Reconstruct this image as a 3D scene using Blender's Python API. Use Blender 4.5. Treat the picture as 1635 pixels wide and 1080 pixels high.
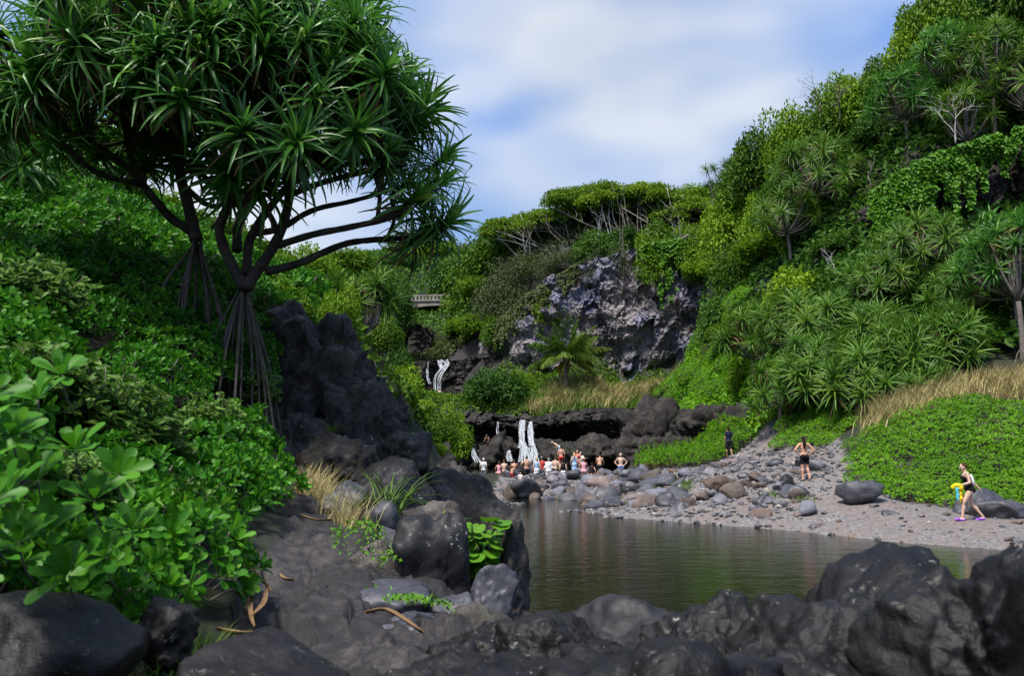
import bpy, bmesh, math, random
import numpy as np
from mathutils import Vector, Matrix, Euler, Quaternion

for o in list(bpy.data.objects):
    bpy.data.objects.remove(o)
SC = bpy.context.scene
COL = SC.collection
R = math.radians

# ------------------------------------------------------------------ camera
F = 1272.0                      # focal length in photo pixels (28 mm on 36 mm film)
CAMZ = 2.3
PITCH = math.atan(188 / F)
cam_data = bpy.data.cameras.new('camera')
cam_data.lens = 28.0
cam_data.sensor_width = 36.0
cam_data.clip_start = 0.05
cam_data.clip_end = 12000
cam_data.dof.use_dof = True
cam_data.dof.focus_distance = 22.0
cam_data.dof.aperture_fstop = 3.2
cam = bpy.data.objects.new('camera', cam_data)
COL.objects.link(cam)
cam.location = (0, 0, CAMZ)
cam.rotation_euler = (math.pi / 2 + PITCH, 0, 0)
SC.camera = cam

# ------------------------------------------------------------------ sky and sun
SUN_EL, SUN_AZ = R(60), R(-142)          # azimuth measured from +Y towards +X
world = bpy.data.worlds.new('World')
SC.world = world
world.use_nodes = True
wn = world.node_tree.nodes
wl = world.node_tree.links
wn.clear()
w_out = wn.new('ShaderNodeOutputWorld')
w_bg = wn.new('ShaderNodeBackground')
w_bg.inputs['Strength'].default_value = 0.1
sky = wn.new('ShaderNodeTexSky')
sky.sky_type = 'NISHITA'
sky.sun_disc = False
sky.sun_elevation = SUN_EL
sky.sun_rotation = SUN_AZ
sky.air_density = 1.0
sky.dust_density = 1.0
sky.ozone_density = 2.0
w_tc = wn.new('ShaderNodeTexCoord')
w_map = wn.new('ShaderNodeMapping')
w_map.inputs['Scale'].default_value = (1.0, 1.0, 2.2)
w_map.inputs['Location'].default_value = (0.232, 3.132, 1.402)
w_n1 = wn.new('ShaderNodeTexNoise')
w_n1.inputs['Scale'].default_value = 1.7
w_n1.inputs['Detail'].default_value = 3
w_n1.inputs['Roughness'].default_value = 0.42
w_ramp = wn.new('ShaderNodeValToRGB')
w_ramp.color_ramp.elements[0].position = 0.36
w_ramp.color_ramp.elements[0].color = (0.45, 0.45, 0.45, 1)
w_ramp.color_ramp.elements[1].position = 0.60
w_ramp.color_ramp.elements[1].color = (1, 1, 1, 1)
w_n2 = wn.new('ShaderNodeTexNoise')
w_n2.inputs['Scale'].default_value = 2.6
w_n2.inputs['Detail'].default_value = 2.5
w_cl = wn.new('ShaderNodeValToRGB')       # cloud layer colour: open sky blue to white
w_cl.color_ramp.elements[0].position = 0.47
w_cl.color_ramp.elements[0].color = (1.45, 2.45, 4.8, 1)
w_cl.color_ramp.elements[1].position = 0.66
w_cl.color_ramp.elements[1].color = (5.0, 5.2, 5.5, 1)
w_mix = wn.new('ShaderNodeMix')
w_mix.data_type = 'RGBA'
wl.new(w_tc.outputs['Generated'], w_map.inputs['Vector'])
wl.new(w_map.outputs['Vector'], w_n1.inputs['Vector'])
wl.new(w_map.outputs['Vector'], w_n2.inputs['Vector'])
wl.new(w_n1.outputs['Fac'], w_ramp.inputs['Fac'])
wl.new(w_n2.outputs['Fac'], w_cl.inputs['Fac'])
wl.new(w_ramp.outputs['Color'], w_mix.inputs['Factor'])
wl.new(sky.outputs['Color'], w_mix.inputs['A'])
wl.new(w_cl.outputs['Color'], w_mix.inputs['B'])
wl.new(w_mix.outputs['Result'], w_bg.inputs['Color'])
wl.new(w_bg.outputs['Background'], w_out.inputs['Surface'])

sun_data = bpy.data.lights.new('sun', 'SUN')
sun_data.energy = 3.6
sun_data.angle = R(13)
sun_data.color = (1.0, 0.95, 0.86)
sun = bpy.data.objects.new('sun', sun_data)
COL.objects.link(sun)
sdir = Vector((math.sin(SUN_AZ) * math.cos(SUN_EL), math.cos(SUN_AZ) * math.cos(SUN_EL), math.sin(SUN_EL)))
sun.rotation_euler = sdir.to_track_quat('Z', 'Y').to_euler()
sun.location = (-20, -10, 60)

vs = SC.view_settings
vs.view_transform = 'Standard'
vs.look = 'None'
vs.exposure = 0.85
vs.gamma = 1.0
vs.use_curve_mapping = False
cy = SC.cycles
cy.use_denoising = True
cy.max_bounces = 5
cy.diffuse_bounces = 3
cy.glossy_bounces = 2
cy.transmission_bounces = 3
cy.transparent_max_bounces = 8
cy.caustics_reflective = False
cy.caustics_refractive = False
cy.sample_clamp_indirect = 4.0

# ------------------------------------------------------------------ helpers
_cp, _sp = math.cos(PITCH), math.sin(PITCH)


def far_y(px, Y):
    """the gulch behind the bathing pool runs deeper than the hill on the right"""
    g = float(np.interp(Y, [0, 52, 60, 64, 72, 88, 135, 200, 600], [0, 52, 82, 86, 94, 106, 150, 215, 615]))
    k = min(1.0, max(0.0, (1165 - px) / 45.0))
    return Y + (g - Y) * k


def at(px, py, Y):
    """point at forward distance Y on the sight line of a photo pixel"""
    Y = far_y(px, Y)
    a = (px - 817.5) / F
    b = (540.0 - py) / F
    dx, dy, dz = a, _cp - b * _sp, _sp + b * _cp
    s = Y / dy
    return Vector((dx * s, Y, CAMZ + dz * s))


def on_level(px, py, z):
    a = (px - 817.5) / F
    b = (540.0 - py) / F
    dx, dy, dz = a, _cp - b * _sp, _sp + b * _cp
    s = (z - CAMZ) / dz
    return Vector((dx * s, dy * s, z))


def m_per_px(Y):
    return Y / F * 1.0


def tag(o, label=None, cat=None, group=None, kind=None):
    if label: o['label'] = label
    if cat: o['category'] = cat
    if group: o['group'] = group
    if kind: o['kind'] = kind
    return o


def empty(name, loc=(0, 0, 0), rot=(0, 0, 0), scale=(1, 1, 1)):
    o = bpy.data.objects.new(name, None)
    o.empty_display_size = 0.2
    COL.objects.link(o)
    o.location = loc
    o.rotation_euler = rot
    o.scale = scale
    return o


def obj(name, me, parent=None, loc=None, rot=None, scale=None):
    o = bpy.data.objects.new(name, me)
    COL.objects.link(o)
    if parent: o.parent = parent
    if loc is not None: o.location = loc
    if rot is not None: o.rotation_euler = rot
    if scale is not None: o.scale = scale if hasattr(scale, '__len__') else (scale,) * 3
    return o


def mesh(name, V, quads=None, tris=None, mats=(), qm=None, tm=None, attrs=None, smooth=True):
    me = bpy.data.meshes.new(name)
    V = np.asarray(V, dtype=np.float32).reshape(-1, 3)
    q = np.asarray(quads if quads is not None else np.zeros((0, 4)), dtype=np.int32).reshape(-1, 4)
    t = np.asarray(tris if tris is not None else np.zeros((0, 3)), dtype=np.int32).reshape(-1, 3)
    nl = q.size + t.size
    npoly = len(q) + len(t)
    me.vertices.add(len(V))
    me.vertices.foreach_set('co', V.ravel())
    me.loops.add(nl)
    me.loops.foreach_set('vertex_index', np.concatenate([q.ravel(), t.ravel()]).astype(np.int32))
    me.polygons.add(npoly)
    ls = np.concatenate([np.arange(len(q)) * 4, q.size + np.arange(len(t)) * 3]).astype(np.int32)
    me.polygons.foreach_set('loop_start', ls)
    me.polygons.foreach_set('use_smooth', np.full(npoly, bool(smooth)))
    for m in (mats if isinstance(mats, (list, tuple)) else [mats]):
        me.materials.append(m)
    if qm is not None or tm is not None:
        a = np.zeros(len(q), np.int32) if qm is None else np.asarray(qm, np.int32)
        b = np.zeros(len(t), np.int32) if tm is None else np.asarray(tm, np.int32)
        me.polygons.foreach_set('material_index', np.concatenate([a, b]).astype(np.int32))
    if attrs:
        for k, v in attrs.items():
            v = np.asarray(v, np.float32)
            if v.ndim == 1:
                me.attributes.new(k, 'FLOAT', 'POINT').data.foreach_set('value', v)
            else:
                c = np.ones((len(V), 4), np.float32); c[:, :3] = v[:, :3]
                me.attributes.new(k, 'FLOAT_COLOR', 'POINT').data.foreach_set('color', c.ravel())
    me.update()
    me.validate()
    return me


class MB:
    """collects pieces of geometry for one mesh"""
    def __init__(s):
        s.V, s.Q, s.T, s.A, s.QM, s.TM = [], [], [], [], [], []
        s.n = 0

    def add(s, V, Q=None, T=None, var=0.5, mat=0):
        V = np.asarray(V, float).reshape(-1, 3)
        if Q is not None and len(Q):
            Q = np.asarray(Q, int).reshape(-1, 4); s.Q.append(Q + s.n); s.QM.append(np.full(len(Q), mat))
        if T is not None and len(T):
            T = np.asarray(T, int).reshape(-1, 3); s.T.append(T + s.n); s.TM.append(np.full(len(T), mat))
        s.V.append(V)
        s.A.append(np.broadcast_to(np.asarray(var, float), (len(V),)))
        s.n += len(V)

    def build(s, name, mats, smooth=True):
        c = lambda l, w: np.concatenate(l) if l else np.zeros((0, w), int)
        f = lambda l: np.concatenate(l) if l else np.zeros(0, int)
        return mesh(name, np.concatenate(s.V), c(s.Q, 4), c(s.T, 3), mats, f(s.QM), f(s.TM), {'var': np.concatenate(s.A)}, smooth)


def tube_arrays(P, rad, n=7, cap=True):
    P = np.asarray(P, float); m = len(P)
    rad = np.broadcast_to(np.asarray(rad, float), (m,))
    tan = np.gradient(P, axis=0)
    tan /= np.linalg.norm(tan, axis=1)[:, None] + 1e-9
    ref = np.array([0.0, 0, 1]) if abs(tan[0, 2]) < 0.9 else np.array([1.0, 0, 0])
    V = []
    u = np.cross(tan[0], ref); u /= np.linalg.norm(u)
    ang = np.arange(n) / n * 2 * np.pi
    for i in range(m):
        u = u - tan[i] * np.dot(u, tan[i]); u /= np.linalg.norm(u) + 1e-9
        w = np.cross(tan[i], u)
        V.append(P[i] + rad[i] * (np.cos(ang)[:, None] * u + np.sin(ang)[:, None] * w))
    V = np.concatenate(V)
    i, j = np.meshgrid(np.arange(m - 1), np.arange(n), indexing='ij')
    a = i * n + j; b = i * n + (j + 1) % n
    Q = np.stack([a, b, b + n, a + n], -1).reshape(-1, 4)
    T = np.zeros((0, 3), int)
    if cap:
        V = np.concatenate([V, P[:1], P[-1:]])
        c0, c1 = m * n, m * n + 1
        k = np.arange(n)
        T = np.concatenate([np.stack([np.full(n, c0), (k + 1) % n, k], -1),
                            np.stack([np.full(n, c1), (m - 1) * n + k, (m - 1) * n + (k + 1) % n], -1)])
    return V, Q, T


def spline(pts, n=16):
    """Catmull-Rom through points"""
    P = np.asarray([list(p) for p in pts], float)
    if len(P) == 2:
        t = np.linspace(0, 1, n)[:, None]
        return P[0] * (1 - t) + P[1] * t
    E = np.concatenate([[2 * P[0] - P[1]], P, [2 * P[-1] - P[-2]]])
    out = []
    seg = len(P) - 1
    for t in np.linspace(0, seg - 1e-6, n):
        i = int(t); f = t - i
        p0, p1, p2, p3 = E[i:i + 4]
        out.append(0.5 * ((2 * p1) + (-p0 + p2) * f + (2 * p0 - 5 * p1 + 4 * p2 - p3) * f * f + (-p0 + 3 * p1 - 3 * p2 + p3) * f ** 3))
    return np.array(out)


# ---- numpy noise
def _hash(ix, iy, iz, seed):
    h = (ix.astype(np.uint32) * np.uint32(374761393)) ^ (iy.astype(np.uint32) * np.uint32(668265263)) ^ (iz.astype(np.uint32) * np.uint32(2246822519)) ^ np.uint32((seed * 3266489917) & 0xffffffff)
    h = (h ^ (h >> np.uint32(15))) * np.uint32(2246822519)
    h = (h ^ (h >> np.uint32(13))) * np.uint32(3266489917)
    return (h ^ (h >> np.uint32(16))).astype(np.float64) / 4294967295.0


def vnoise(p, seed=0):
    p = np.asarray(p, float)
    i = np.floor(p).astype(np.int64); f = p - i
    f = f * f * f * (f * (f * 6 - 15) + 10)
    r = 0
    for dx in (0, 1):
        for dy in (0, 1):
            for dz in (0, 1):
                w = (f[:, 0] if dx else 1 - f[:, 0]) * (f[:, 1] if dy else 1 - f[:, 1]) * (f[:, 2] if dz else 1 - f[:, 2])
                r = r + w * _hash(i[:, 0] + dx, i[:, 1] + dy, i[:, 2] + dz, seed)
    return r * 2 - 1


def fbm(p, octv=4, seed=0, gain=0.5, ridged=False):
    p = np.asarray(p, float)
    a, s, tot = 1.0, 0.0, 0.0
    for k in range(octv):
        n = vnoise(p * (2.03 ** k) + 17.3 * k, seed + k)
        if ridged: n = 1 - 2 * np.abs(n)
        s = s + a * n; tot += a; a *= gain
    return s / tot


def worley(p, seed=0):
    p = np.asarray(p, float)
    i = np.floor(p).astype(np.int64)
    f1 = np.full(len(p), 9.0); f2 = np.full(len(p), 9.0); cid = np.zeros(len(p))
    for dx in (-1, 0, 1):
        for dy in (-1, 0, 1):
            for dz in (-1, 0, 1):
                c = i + np.array([dx, dy, dz])
                q = np.stack([c[:, k] + _hash(c[:, 0], c[:, 1], c[:, 2], seed + 11 * k) for k in range(3)], -1)
                d = np.linalg.norm(q - p, axis=1)
                h = _hash(c[:, 0], c[:, 1], c[:, 2], seed + 77)
                new = d < f1
                f2 = np.where(new, f1, np.minimum(f2, d))
                cid = np.where(new, h, cid)
                f1 = np.where(new, d, f1)
    return f1, f2, cid


def facet(p, seed=0):
    """broken-rock relief: every cell is a tilted flat face"""
    i = np.floor(p).astype(np.int64)
    f1 = np.full(len(p), 9.0); out = np.zeros(len(p))
    for dx in (-1, 0, 1):
        for dy in (-1, 0, 1):
            for dz in (-1, 0, 1):
                c = i + np.array([dx, dy, dz])
                h = [_hash(c[:, 0], c[:, 1], c[:, 2], seed + 11 * k) for k in range(7)]
                q = p - np.stack([c[:, k] + h[k] for k in range(3)], -1)
                d = np.abs(q).sum(1)
                v = (h[3] - .5) + (h[4] - .5) * 1.3 * q[:, 0] + (h[5] - .5) * 1.3 * q[:, 1] + (h[6] - .5) * 1.3 * q[:, 2]
                new = d < f1
                out = np.where(new, v, out); f1 = np.where(new, d, f1)
    return out


# ------------------------------------------------------------------ materials
def nodes(m):
    m.use_nodes = True
    nt = m.node_tree
    return nt.nodes, nt.links, nt.nodes['Principled BSDF']


def simple(name, col, rough=0.6, metal=0.0):
    m = bpy.data.materials.new(name)
    n, l, b = nodes(m)
    b.inputs['Base Color'].default_value = (*col, 1)
    b.inputs['Roughness'].default_value = rough
    b.inputs['Metallic'].default_value = metal
    return m


def ramp(n, l, fac, stops):
    r = n.new('ShaderNodeValToRGB')
    e = r.color_ramp.elements
    e[0].position, e[0].color = stops[0][0], (*stops[0][1], 1)
    e[1].position, e[1].color = stops[-1][0], (*stops[-1][1], 1)
    for p, c in stops[1:-1]:
        x = e.new(p); x.color = (*c, 1)
    if fac is not None: l.new(fac, r.inputs['Fac'])
    return r.outputs['Color']


def noise_node(n, l, vec, scale, detail=4, rough=0.55, dist=0.0):
    t = n.new('ShaderNodeTexNoise')
    t.inputs['Scale'].default_value = scale
    t.inputs['Detail'].default_value = detail
    t.inputs['Roughness'].default_value = rough
    t.inputs['Distortion'].default_value = dist
    if vec is not None: l.new(vec, t.inputs['Vector'])
    return t.outputs['Fac']


def mixc(n, l, fac, a, b):
    m = n.new('ShaderNodeMix'); m.data_type = 'RGBA'
    for s, v in (('Factor', fac), ('A', a), ('B', b)):
        if isinstance(v, (int, float)): m.inputs[s].default_value = v
        elif isinstance(v, tuple): m.inputs[s].default_value = (*v, 1)
        else: l.new(v, m.inputs[s])
    return m.outputs['Result']


def math_node(n, l, op, a, b=None):
    m = n.new('ShaderNodeMath'); m.operation = op
    for k, v in enumerate((a, b)):
        if v is None: continue
        if isinstance(v, (int, float)): m.inputs[k].default_value = v
        else: l.new(v, m.inputs[k])
    return m.outputs[0]


def leaf_mat(name, stops, trans=0.3, rough=0.42, spread=0.35, spec=0.3):
    """leaf colour runs along the ramp by a per-leaf value and a per-plant value"""
    m = bpy.data.materials.new(name)
    n, l, b = nodes(m)
    at_ = n.new('ShaderNodeAttribute'); at_.attribute_name = 'var'
    oi = n.new('ShaderNodeObjectInfo')
    k = math_node(n, l, 'MULTIPLY', oi.outputs['Random'], spread)
    k2 = math_node(n, l, 'MULTIPLY', at_.outputs['Fac'], 1 - spread)
    s = math_node(n, l, 'ADD', k, k2)
    c = ramp(n, l, s, stops)
    l.new(c, b.inputs['Base Color'])
    b.inputs['Roughness'].default_value = rough
    b.inputs['Specular IOR Level'].default_value = spec
    tr = n.new('ShaderNodeBsdfTranslucent')
    l.new(c, tr.inputs['Color'])
    mx = n.new('ShaderNodeMixShader'); mx.inputs['Fac'].default_value = trans
    l.new(b.outputs[0], mx.inputs[1]); l.new(tr.outputs[0], mx.inputs[2])
    l.new(mx.outputs[0], n['Material Output'].inputs['Surface'])
    return m


def rock_mat(name, dark, mid, light, lichen=0.0, rough=0.62, scale=1.0, bump=0.5, moss=0.0, stain=None, dist=0.03, objvar=0.0, spec=0.25):
    m = bpy.data.materials.new(name)
    n, l, b = nodes(m)
    g = n.new('ShaderNodeNewGeometry')
    P = g.outputs['Position']
    n1 = noise_node(n, l, P, 1.3 * scale, 8, 0.62)
    n2 = noise_node(n, l, P, 9.0 * scale, 6, 0.65)
    f = math_node(n, l, 'ADD', math_node(n, l, 'MULTIPLY', n1, 0.6), math_node(n, l, 'MULTIPLY', n2, 0.4))
    c = ramp(n, l, f, [(0.36, dark), (0.5, mid), (0.66, light)])
    if objvar:
        oi = n.new('ShaderNodeObjectInfo')
        hv = ramp(n, l, oi.outputs['Random'], [(0.0, (0.6, 0.62, 0.7)), (0.45, (1.0, 1.0, 1.0)), (0.75, (1.5, 1.55, 1.7)), (1.0, (1.7, 1.25, 0.95))])
        mm = n.new('ShaderNodeMix'); mm.data_type = 'RGBA'; mm.blend_type = 'MULTIPLY'
        mm.inputs['Factor'].default_value = objvar
        l.new(c, mm.inputs['A']); l.new(hv, mm.inputs['B'])
        c = mm.outputs['Result']
    if stain:
        n3 = noise_node(n, l, P, 0.55 * scale, 4, 0.6)
        c = mixc(n, l, ramp(n, l, n3, [(0.5, (0, 0, 0)), (0.68, (0.8, 0.8, 0.8))]), c, stain)
    if lichen:
        n4 = noise_node(n, l, P, 14.0 * scale, 5, 0.7, 0.6)
        n5 = noise_node(n, l, P, 1.7 * scale, 3, 0.6)
        mk = math_node(n, l, 'MULTIPLY', ramp(n, l, n4, [(0.60, (0, 0, 0)), (0.66, (1, 1, 1))]), ramp(n, l, n5, [(0.5, (0, 0, 0)), (0.6, (1, 1, 1))]))
        mk = math_node(n, l, 'MULTIPLY', mk, lichen)
        c = mixc(n, l, mk, c, (0.36, 0.37, 0.33))
    if moss:
        n6 = noise_node(n, l, P, 2.3 * scale, 5, 0.65)
        mk = math_node(n, l, 'MULTIPLY', ramp(n, l, n6, [(0.54, (0, 0, 0)), (0.66, (1, 1, 1))]), moss)
        c = mixc(n, l, mk, c, (0.05, 0.085, 0.018))
    l.new(c, b.inputs['Base Color'])
    rr = ramp(n, l, n2, [(0.3, (rough - 0.12,) * 3), (0.7, (min(1, rough + 0.2),) * 3)])
    l.new(rr, b.inputs['Roughness'])
    b.inputs['Specular IOR Level'].default_value = spec
    v = n.new('ShaderNodeTexVoronoi'); v.inputs['Scale'].default_value = 5.0 * scale
    l.new(P, v.inputs['Vector'])
    n7 = noise_node(n, l, P, 38.0 * scale, 4, 0.7)
    h = math_node(n, l, 'ADD', math_node(n, l, 'MULTIPLY', n2, 0.9), math_node(n, l, 'MULTIPLY', n7, 0.35))
    h = math_node(n, l, 'ADD', h, math_node(n, l, 'MULTIPLY', v.outputs['Distance'], 0.35))
    bp = n.new('ShaderNodeBump'); bp.inputs['Strength'].default_value = bump; bp.inputs['Distance'].default_value = dist / scale
    l.new(h, bp.inputs['Height']); l.new(bp.outputs[0], b.inputs['Normal'])
    return m


M = {}
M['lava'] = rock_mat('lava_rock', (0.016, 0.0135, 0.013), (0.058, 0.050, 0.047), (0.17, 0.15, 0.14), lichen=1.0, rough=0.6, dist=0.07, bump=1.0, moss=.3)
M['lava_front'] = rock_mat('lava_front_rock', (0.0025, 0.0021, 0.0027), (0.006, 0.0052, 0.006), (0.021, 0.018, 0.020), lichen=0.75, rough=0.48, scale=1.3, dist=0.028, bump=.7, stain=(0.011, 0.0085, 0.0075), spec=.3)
M['smooth'] = rock_mat('smooth_basalt', (0.028, 0.028, 0.035), (0.05, 0.05, 0.063), (0.09, 0.09, 0.11), lichen=0.35, rough=0.5, scale=1.6, bump=0.35, spec=.5)
M['black'] = rock_mat('black_basalt', (0.010, 0.010, 0.012), (0.018, 0.018, 0.021), (0.035, 0.034, 0.038), lichen=0.8, rough=0.5, scale=1.4, bump=0.35)
M['stone'] = rock_mat('river_stone', (0.055, 0.055, 0.065), (0.105, 0.105, 0.12), (0.19, 0.185, 0.20), rough=0.6, scale=1.5, bump=0.4, objvar=0.9)
M['rust'] = rock_mat('rusty_stone', (0.045, 0.034, 0.03), (0.095, 0.073, 0.063), (0.17, 0.135, 0.12), rough=0.65, scale=1.5, bump=0.4, objvar=0.5)
M['ledge'] = rock_mat('lava_ledge', (0.008, 0.007, 0.008), (0.026, 0.022, 0.022), (0.085, 0.070, 0.068), lichen=0.3, rough=0.65, scale=0.5, dist=0.12, bump=0.8, moss=0.35)
M['gorge'] = rock_mat('gorge_rock', (0.02, 0.017, 0.017), (0.055, 0.046, 0.046), (0.13, 0.11, 0.105), lichen=0.4, rough=0.7, scale=0.4, dist=0.15, bump=0.8, moss=0.4)


def cliff_material():
    m = bpy.data.materials.new('cliff_basalt')
    n, l, b = nodes(m)
    g = n.new('ShaderNodeNewGeometry'); P = g.outputs['Position']
    mp = n.new('ShaderNodeMapping'); mp.inputs['Scale'].default_value = (1, 1, 0.45)
    l.new(P, mp.inputs['Vector'])
    n1 = noise_node(n, l, mp.outputs[0], 0.30, 8, 0.68)
    n2 = noise_node(n, l, mp.outputs[0], 1.9, 8, 0.7)
    f = math_node(n, l, 'ADD', math_node(n, l, 'MULTIPLY', n1, 0.5), math_node(n, l, 'MULTIPLY', n2, 0.5))
    c = ramp(n, l, f, [(0.34, (0.05, 0.043, 0.05)), (0.46, (0.17, 0.15, 0.16)), (0.56, (0.29, 0.255, 0.265)), (0.68, (0.48, 0.42, 0.41))])
    nb = noise_node(n, l, P, 0.22, 4, 0.6)
    c = mixc(n, l, ramp(n, l, nb, [(0.47, (0, 0, 0)), (0.60, (0.65, 0.65, 0.65))]), c, (0.16, 0.175, 0.29))
    # pale vertical mineral streaks
    ms = n.new('ShaderNodeMapping'); ms.inputs['Scale'].default_value = (1.5, 1.5, 0.07)
    l.new(P, ms.inputs['Vector'])
    n3 = noise_node(n, l, ms.outputs[0], 1.0, 6, 0.65)
    n3b = noise_node(n, l, P, 1.8, 5, 0.7)
    k = math_node(n, l, 'MULTIPLY', ramp(n, l, n3, [(0.60, (0, 0, 0)), (0.68, (1, 1, 1))]), ramp(n, l, n3b, [(0.46, (0, 0, 0)), (0.56, (1, 1, 1))]))
    c = mixc(n, l, math_node(n, l, 'MULTIPLY', k, 0.75), c, (0.5, 0.48, 0.45))
    n6 = noise_node(n, l, P, 0.35, 5, 0.65)
    c = mixc(n, l, ramp(n, l, n6, [(0.60, (0, 0, 0)), (0.70, (0.6, 0.6, 0.6))]), c, (0.17, 0.12, 0.075))
    l.new(c, b.inputs['Base Color'])
    b.inputs['Roughness'].default_value = 0.75
    n7 = noise_node(n, l, P, 4.0, 8, 0.7)
    bp = n.new('ShaderNodeBump'); bp.inputs['Strength'].default_value = 0.9; bp.inputs['Distance'].default_value = 0.25
    l.new(n7, bp.inputs['Height']); l.new(bp.outputs[0], b.inputs['Normal'])
    return m


M['cliff'] = cliff_material()


def ground_material():
    m = bpy.data.materials.new('ground_cover')
    n, l, b = nodes(m)
    g = n.new('ShaderNodeNewGeometry'); P = g.outputs['Position']
    z = n.new('ShaderNodeAttribute'); z.attribute_name = 'zone'
    sp = n.new('ShaderNodeSeparateColor'); l.new(z.outputs['Color'], sp.inputs[0])
    n1 = noise_node(n, l, P, 0.8, 8, 0.62)
    n2 = noise_node(n, l, P, 7.0, 7, 0.65)
    n3 = noise_node(n, l, P, 45.0, 4, 0.65)
    # dark soil under the green
    f = math_node(n, l, 'ADD', math_node(n, l, 'MULTIPLY', n1, 0.5), math_node(n, l, 'MULTIPLY', n2, 0.5))
    soil = ramp(n, l, f, [(0.36, (0.008, 0.011, 0.004)), (0.52, (0.016, 0.021, 0.008)), (0.66, (0.03, 0.032, 0.013))])
    f3 = math_node(n, l, 'ADD', math_node(n, l, 'MULTIPLY', f, 0.8), math_node(n, l, 'MULTIPLY', n3, 0.2))
    rockc = ramp(n, l, f3, [(0.38, (0.005, 0.0042, 0.0048)), (0.50, (0.018, 0.0152, 0.0165)), (0.62, (0.07, 0.059, 0.061))])
    vo = n.new('ShaderNodeTexVoronoi'); vo.inputs['Scale'].default_value = 14.0; l.new(P, vo.inputs['Vector'])
    gv = math_node(n, l, 'ADD', math_node(n, l, 'MULTIPLY', n2, 0.45), math_node(n, l, 'MULTIPLY', n3, 0.55))
    sand = ramp(n, l, gv, [(0.34, (0.075, 0.060, 0.056)), (0.50, (0.165, 0.135, 0.125)), (0.66, (0.30, 0.26, 0.24))])
    peb = ramp(n, l, vo.outputs['Color'], [(0.2, (0.06, 0.06, 0.07)), (0.6, (0.17, 0.165, 0.175)), (0.9, (0.30, 0.28, 0.27))])
    pm = ramp(n, l, n1, [(0.44, (0, 0, 0)), (0.60, (0.75, 0.75, 0.75))])
    beach = mixc(n, l, pm, sand, peb)
    c = mixc(n, l, sp.outputs[0], soil, rockc)
    c = mixc(n, l, sp.outputs[2], c, beach)
    l.new(c, b.inputs['Base Color'])
    b.inputs['Roughness'].default_value = 0.75
    vb = n.new('ShaderNodeTexVoronoi'); vb.inputs['Scale'].default_value = 6.0; l.new(P, vb.inputs['Vector'])
    h = math_node(n, l, 'ADD', math_node(n, l, 'ADD', n2, math_node(n, l, 'MULTIPLY', n3, 0.3)), math_node(n, l, 'MULTIPLY', vb.outputs['Distance'], .4))
    bp = n.new('ShaderNodeBump'); bp.inputs['Strength'].default_value = .8; bp.inputs['Distance'].default_value = 0.05
    l.new(h, bp.inputs['Height']); l.new(bp.outputs[0], b.inputs['Normal'])
    return m


M['ground'] = ground_material()


def water_material(name, col, scale, strength):
    m = bpy.data.materials.new(name)
    n, l, b = nodes(m)
    b.inputs['Base Color'].default_value = (*col, 1)
    b.inputs['Roughness'].default_value = 0.07
    b.inputs['IOR'].default_value = 1.33
    g = n.new('ShaderNodeNewGeometry')
    mp = n.new('ShaderNodeMapping'); mp.inputs['Scale'].default_value = (1.0, 1.5, 1.0)
    l.new(g.outputs['Position'], mp.inputs['Vector'])
    a = noise_node(n, l, mp.outputs[0], scale, 3, 0.5, 0.3)
    c = noise_node(n, l, mp.outputs[0], scale * 0.22, 2, 0.5)
    h = math_node(n, l, 'ADD', a, math_node(n, l, 'MULTIPLY', c, 1.5))
    bp = n.new('ShaderNodeBump'); bp.inputs['Strength'].default_value = strength; bp.inputs['Distance'].default_value = 0.03
    l.new(h, bp.inputs['Height']); l.new(bp.outputs[0], b.inputs['Normal'])
    return m


M['water'] = water_material('pool_water', (0.008, 0.009, 0.004), 6.0, 0.28)


def foam_material():
    m = bpy.data.materials.new('falling_water')
    n, l, b = nodes(m)
    g = n.new('ShaderNodeNewGeometry')
    mp = n.new('ShaderNodeMapping'); mp.inputs['Scale'].default_value = (12, 12, .4)
    l.new(g.outputs['Position'], mp.inputs['Vector'])
    a = noise_node(n, l, mp.outputs[0], 1.0, 6, 0.7)
    b.inputs['Base Color'].default_value = (0.70, 0.74, 0.80, 1)
    b.inputs['Roughness'].default_value = 0.35
    l.new(ramp(n, l, a, [(0.44, (0.0, 0.0, 0.0)), (0.68, (1, 1, 1))]), b.inputs['Alpha'])
    return m


M['foam'] = foam_material()
M['bark'] = rock_mat('pandanus_bark', (0.022, 0.016, 0.014), (0.055, 0.042, 0.036), (0.12, 0.095, 0.08), rough=0.75, scale=3.0, bump=0.8)
M['bark_grey'] = rock_mat('grey_bark', (0.07, 0.058, 0.05), (0.15, 0.13, 0.115), (0.28, 0.25, 0.23), rough=0.8, scale=1.5, bump=0.5)
M['bark_pale'] = rock_mat('bleached_wood', (0.26, 0.24, 0.22), (0.42, 0.40, 0.38), (0.6, 0.58, 0.56), rough=0.8, scale=1.5, bump=0.4)
M['root'] = rock_mat('prop_root', (0.045, 0.034, 0.03), (0.095, 0.075, 0.065), (0.18, 0.15, 0.13), rough=0.8, scale=4.0, bump=0.6)

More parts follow.
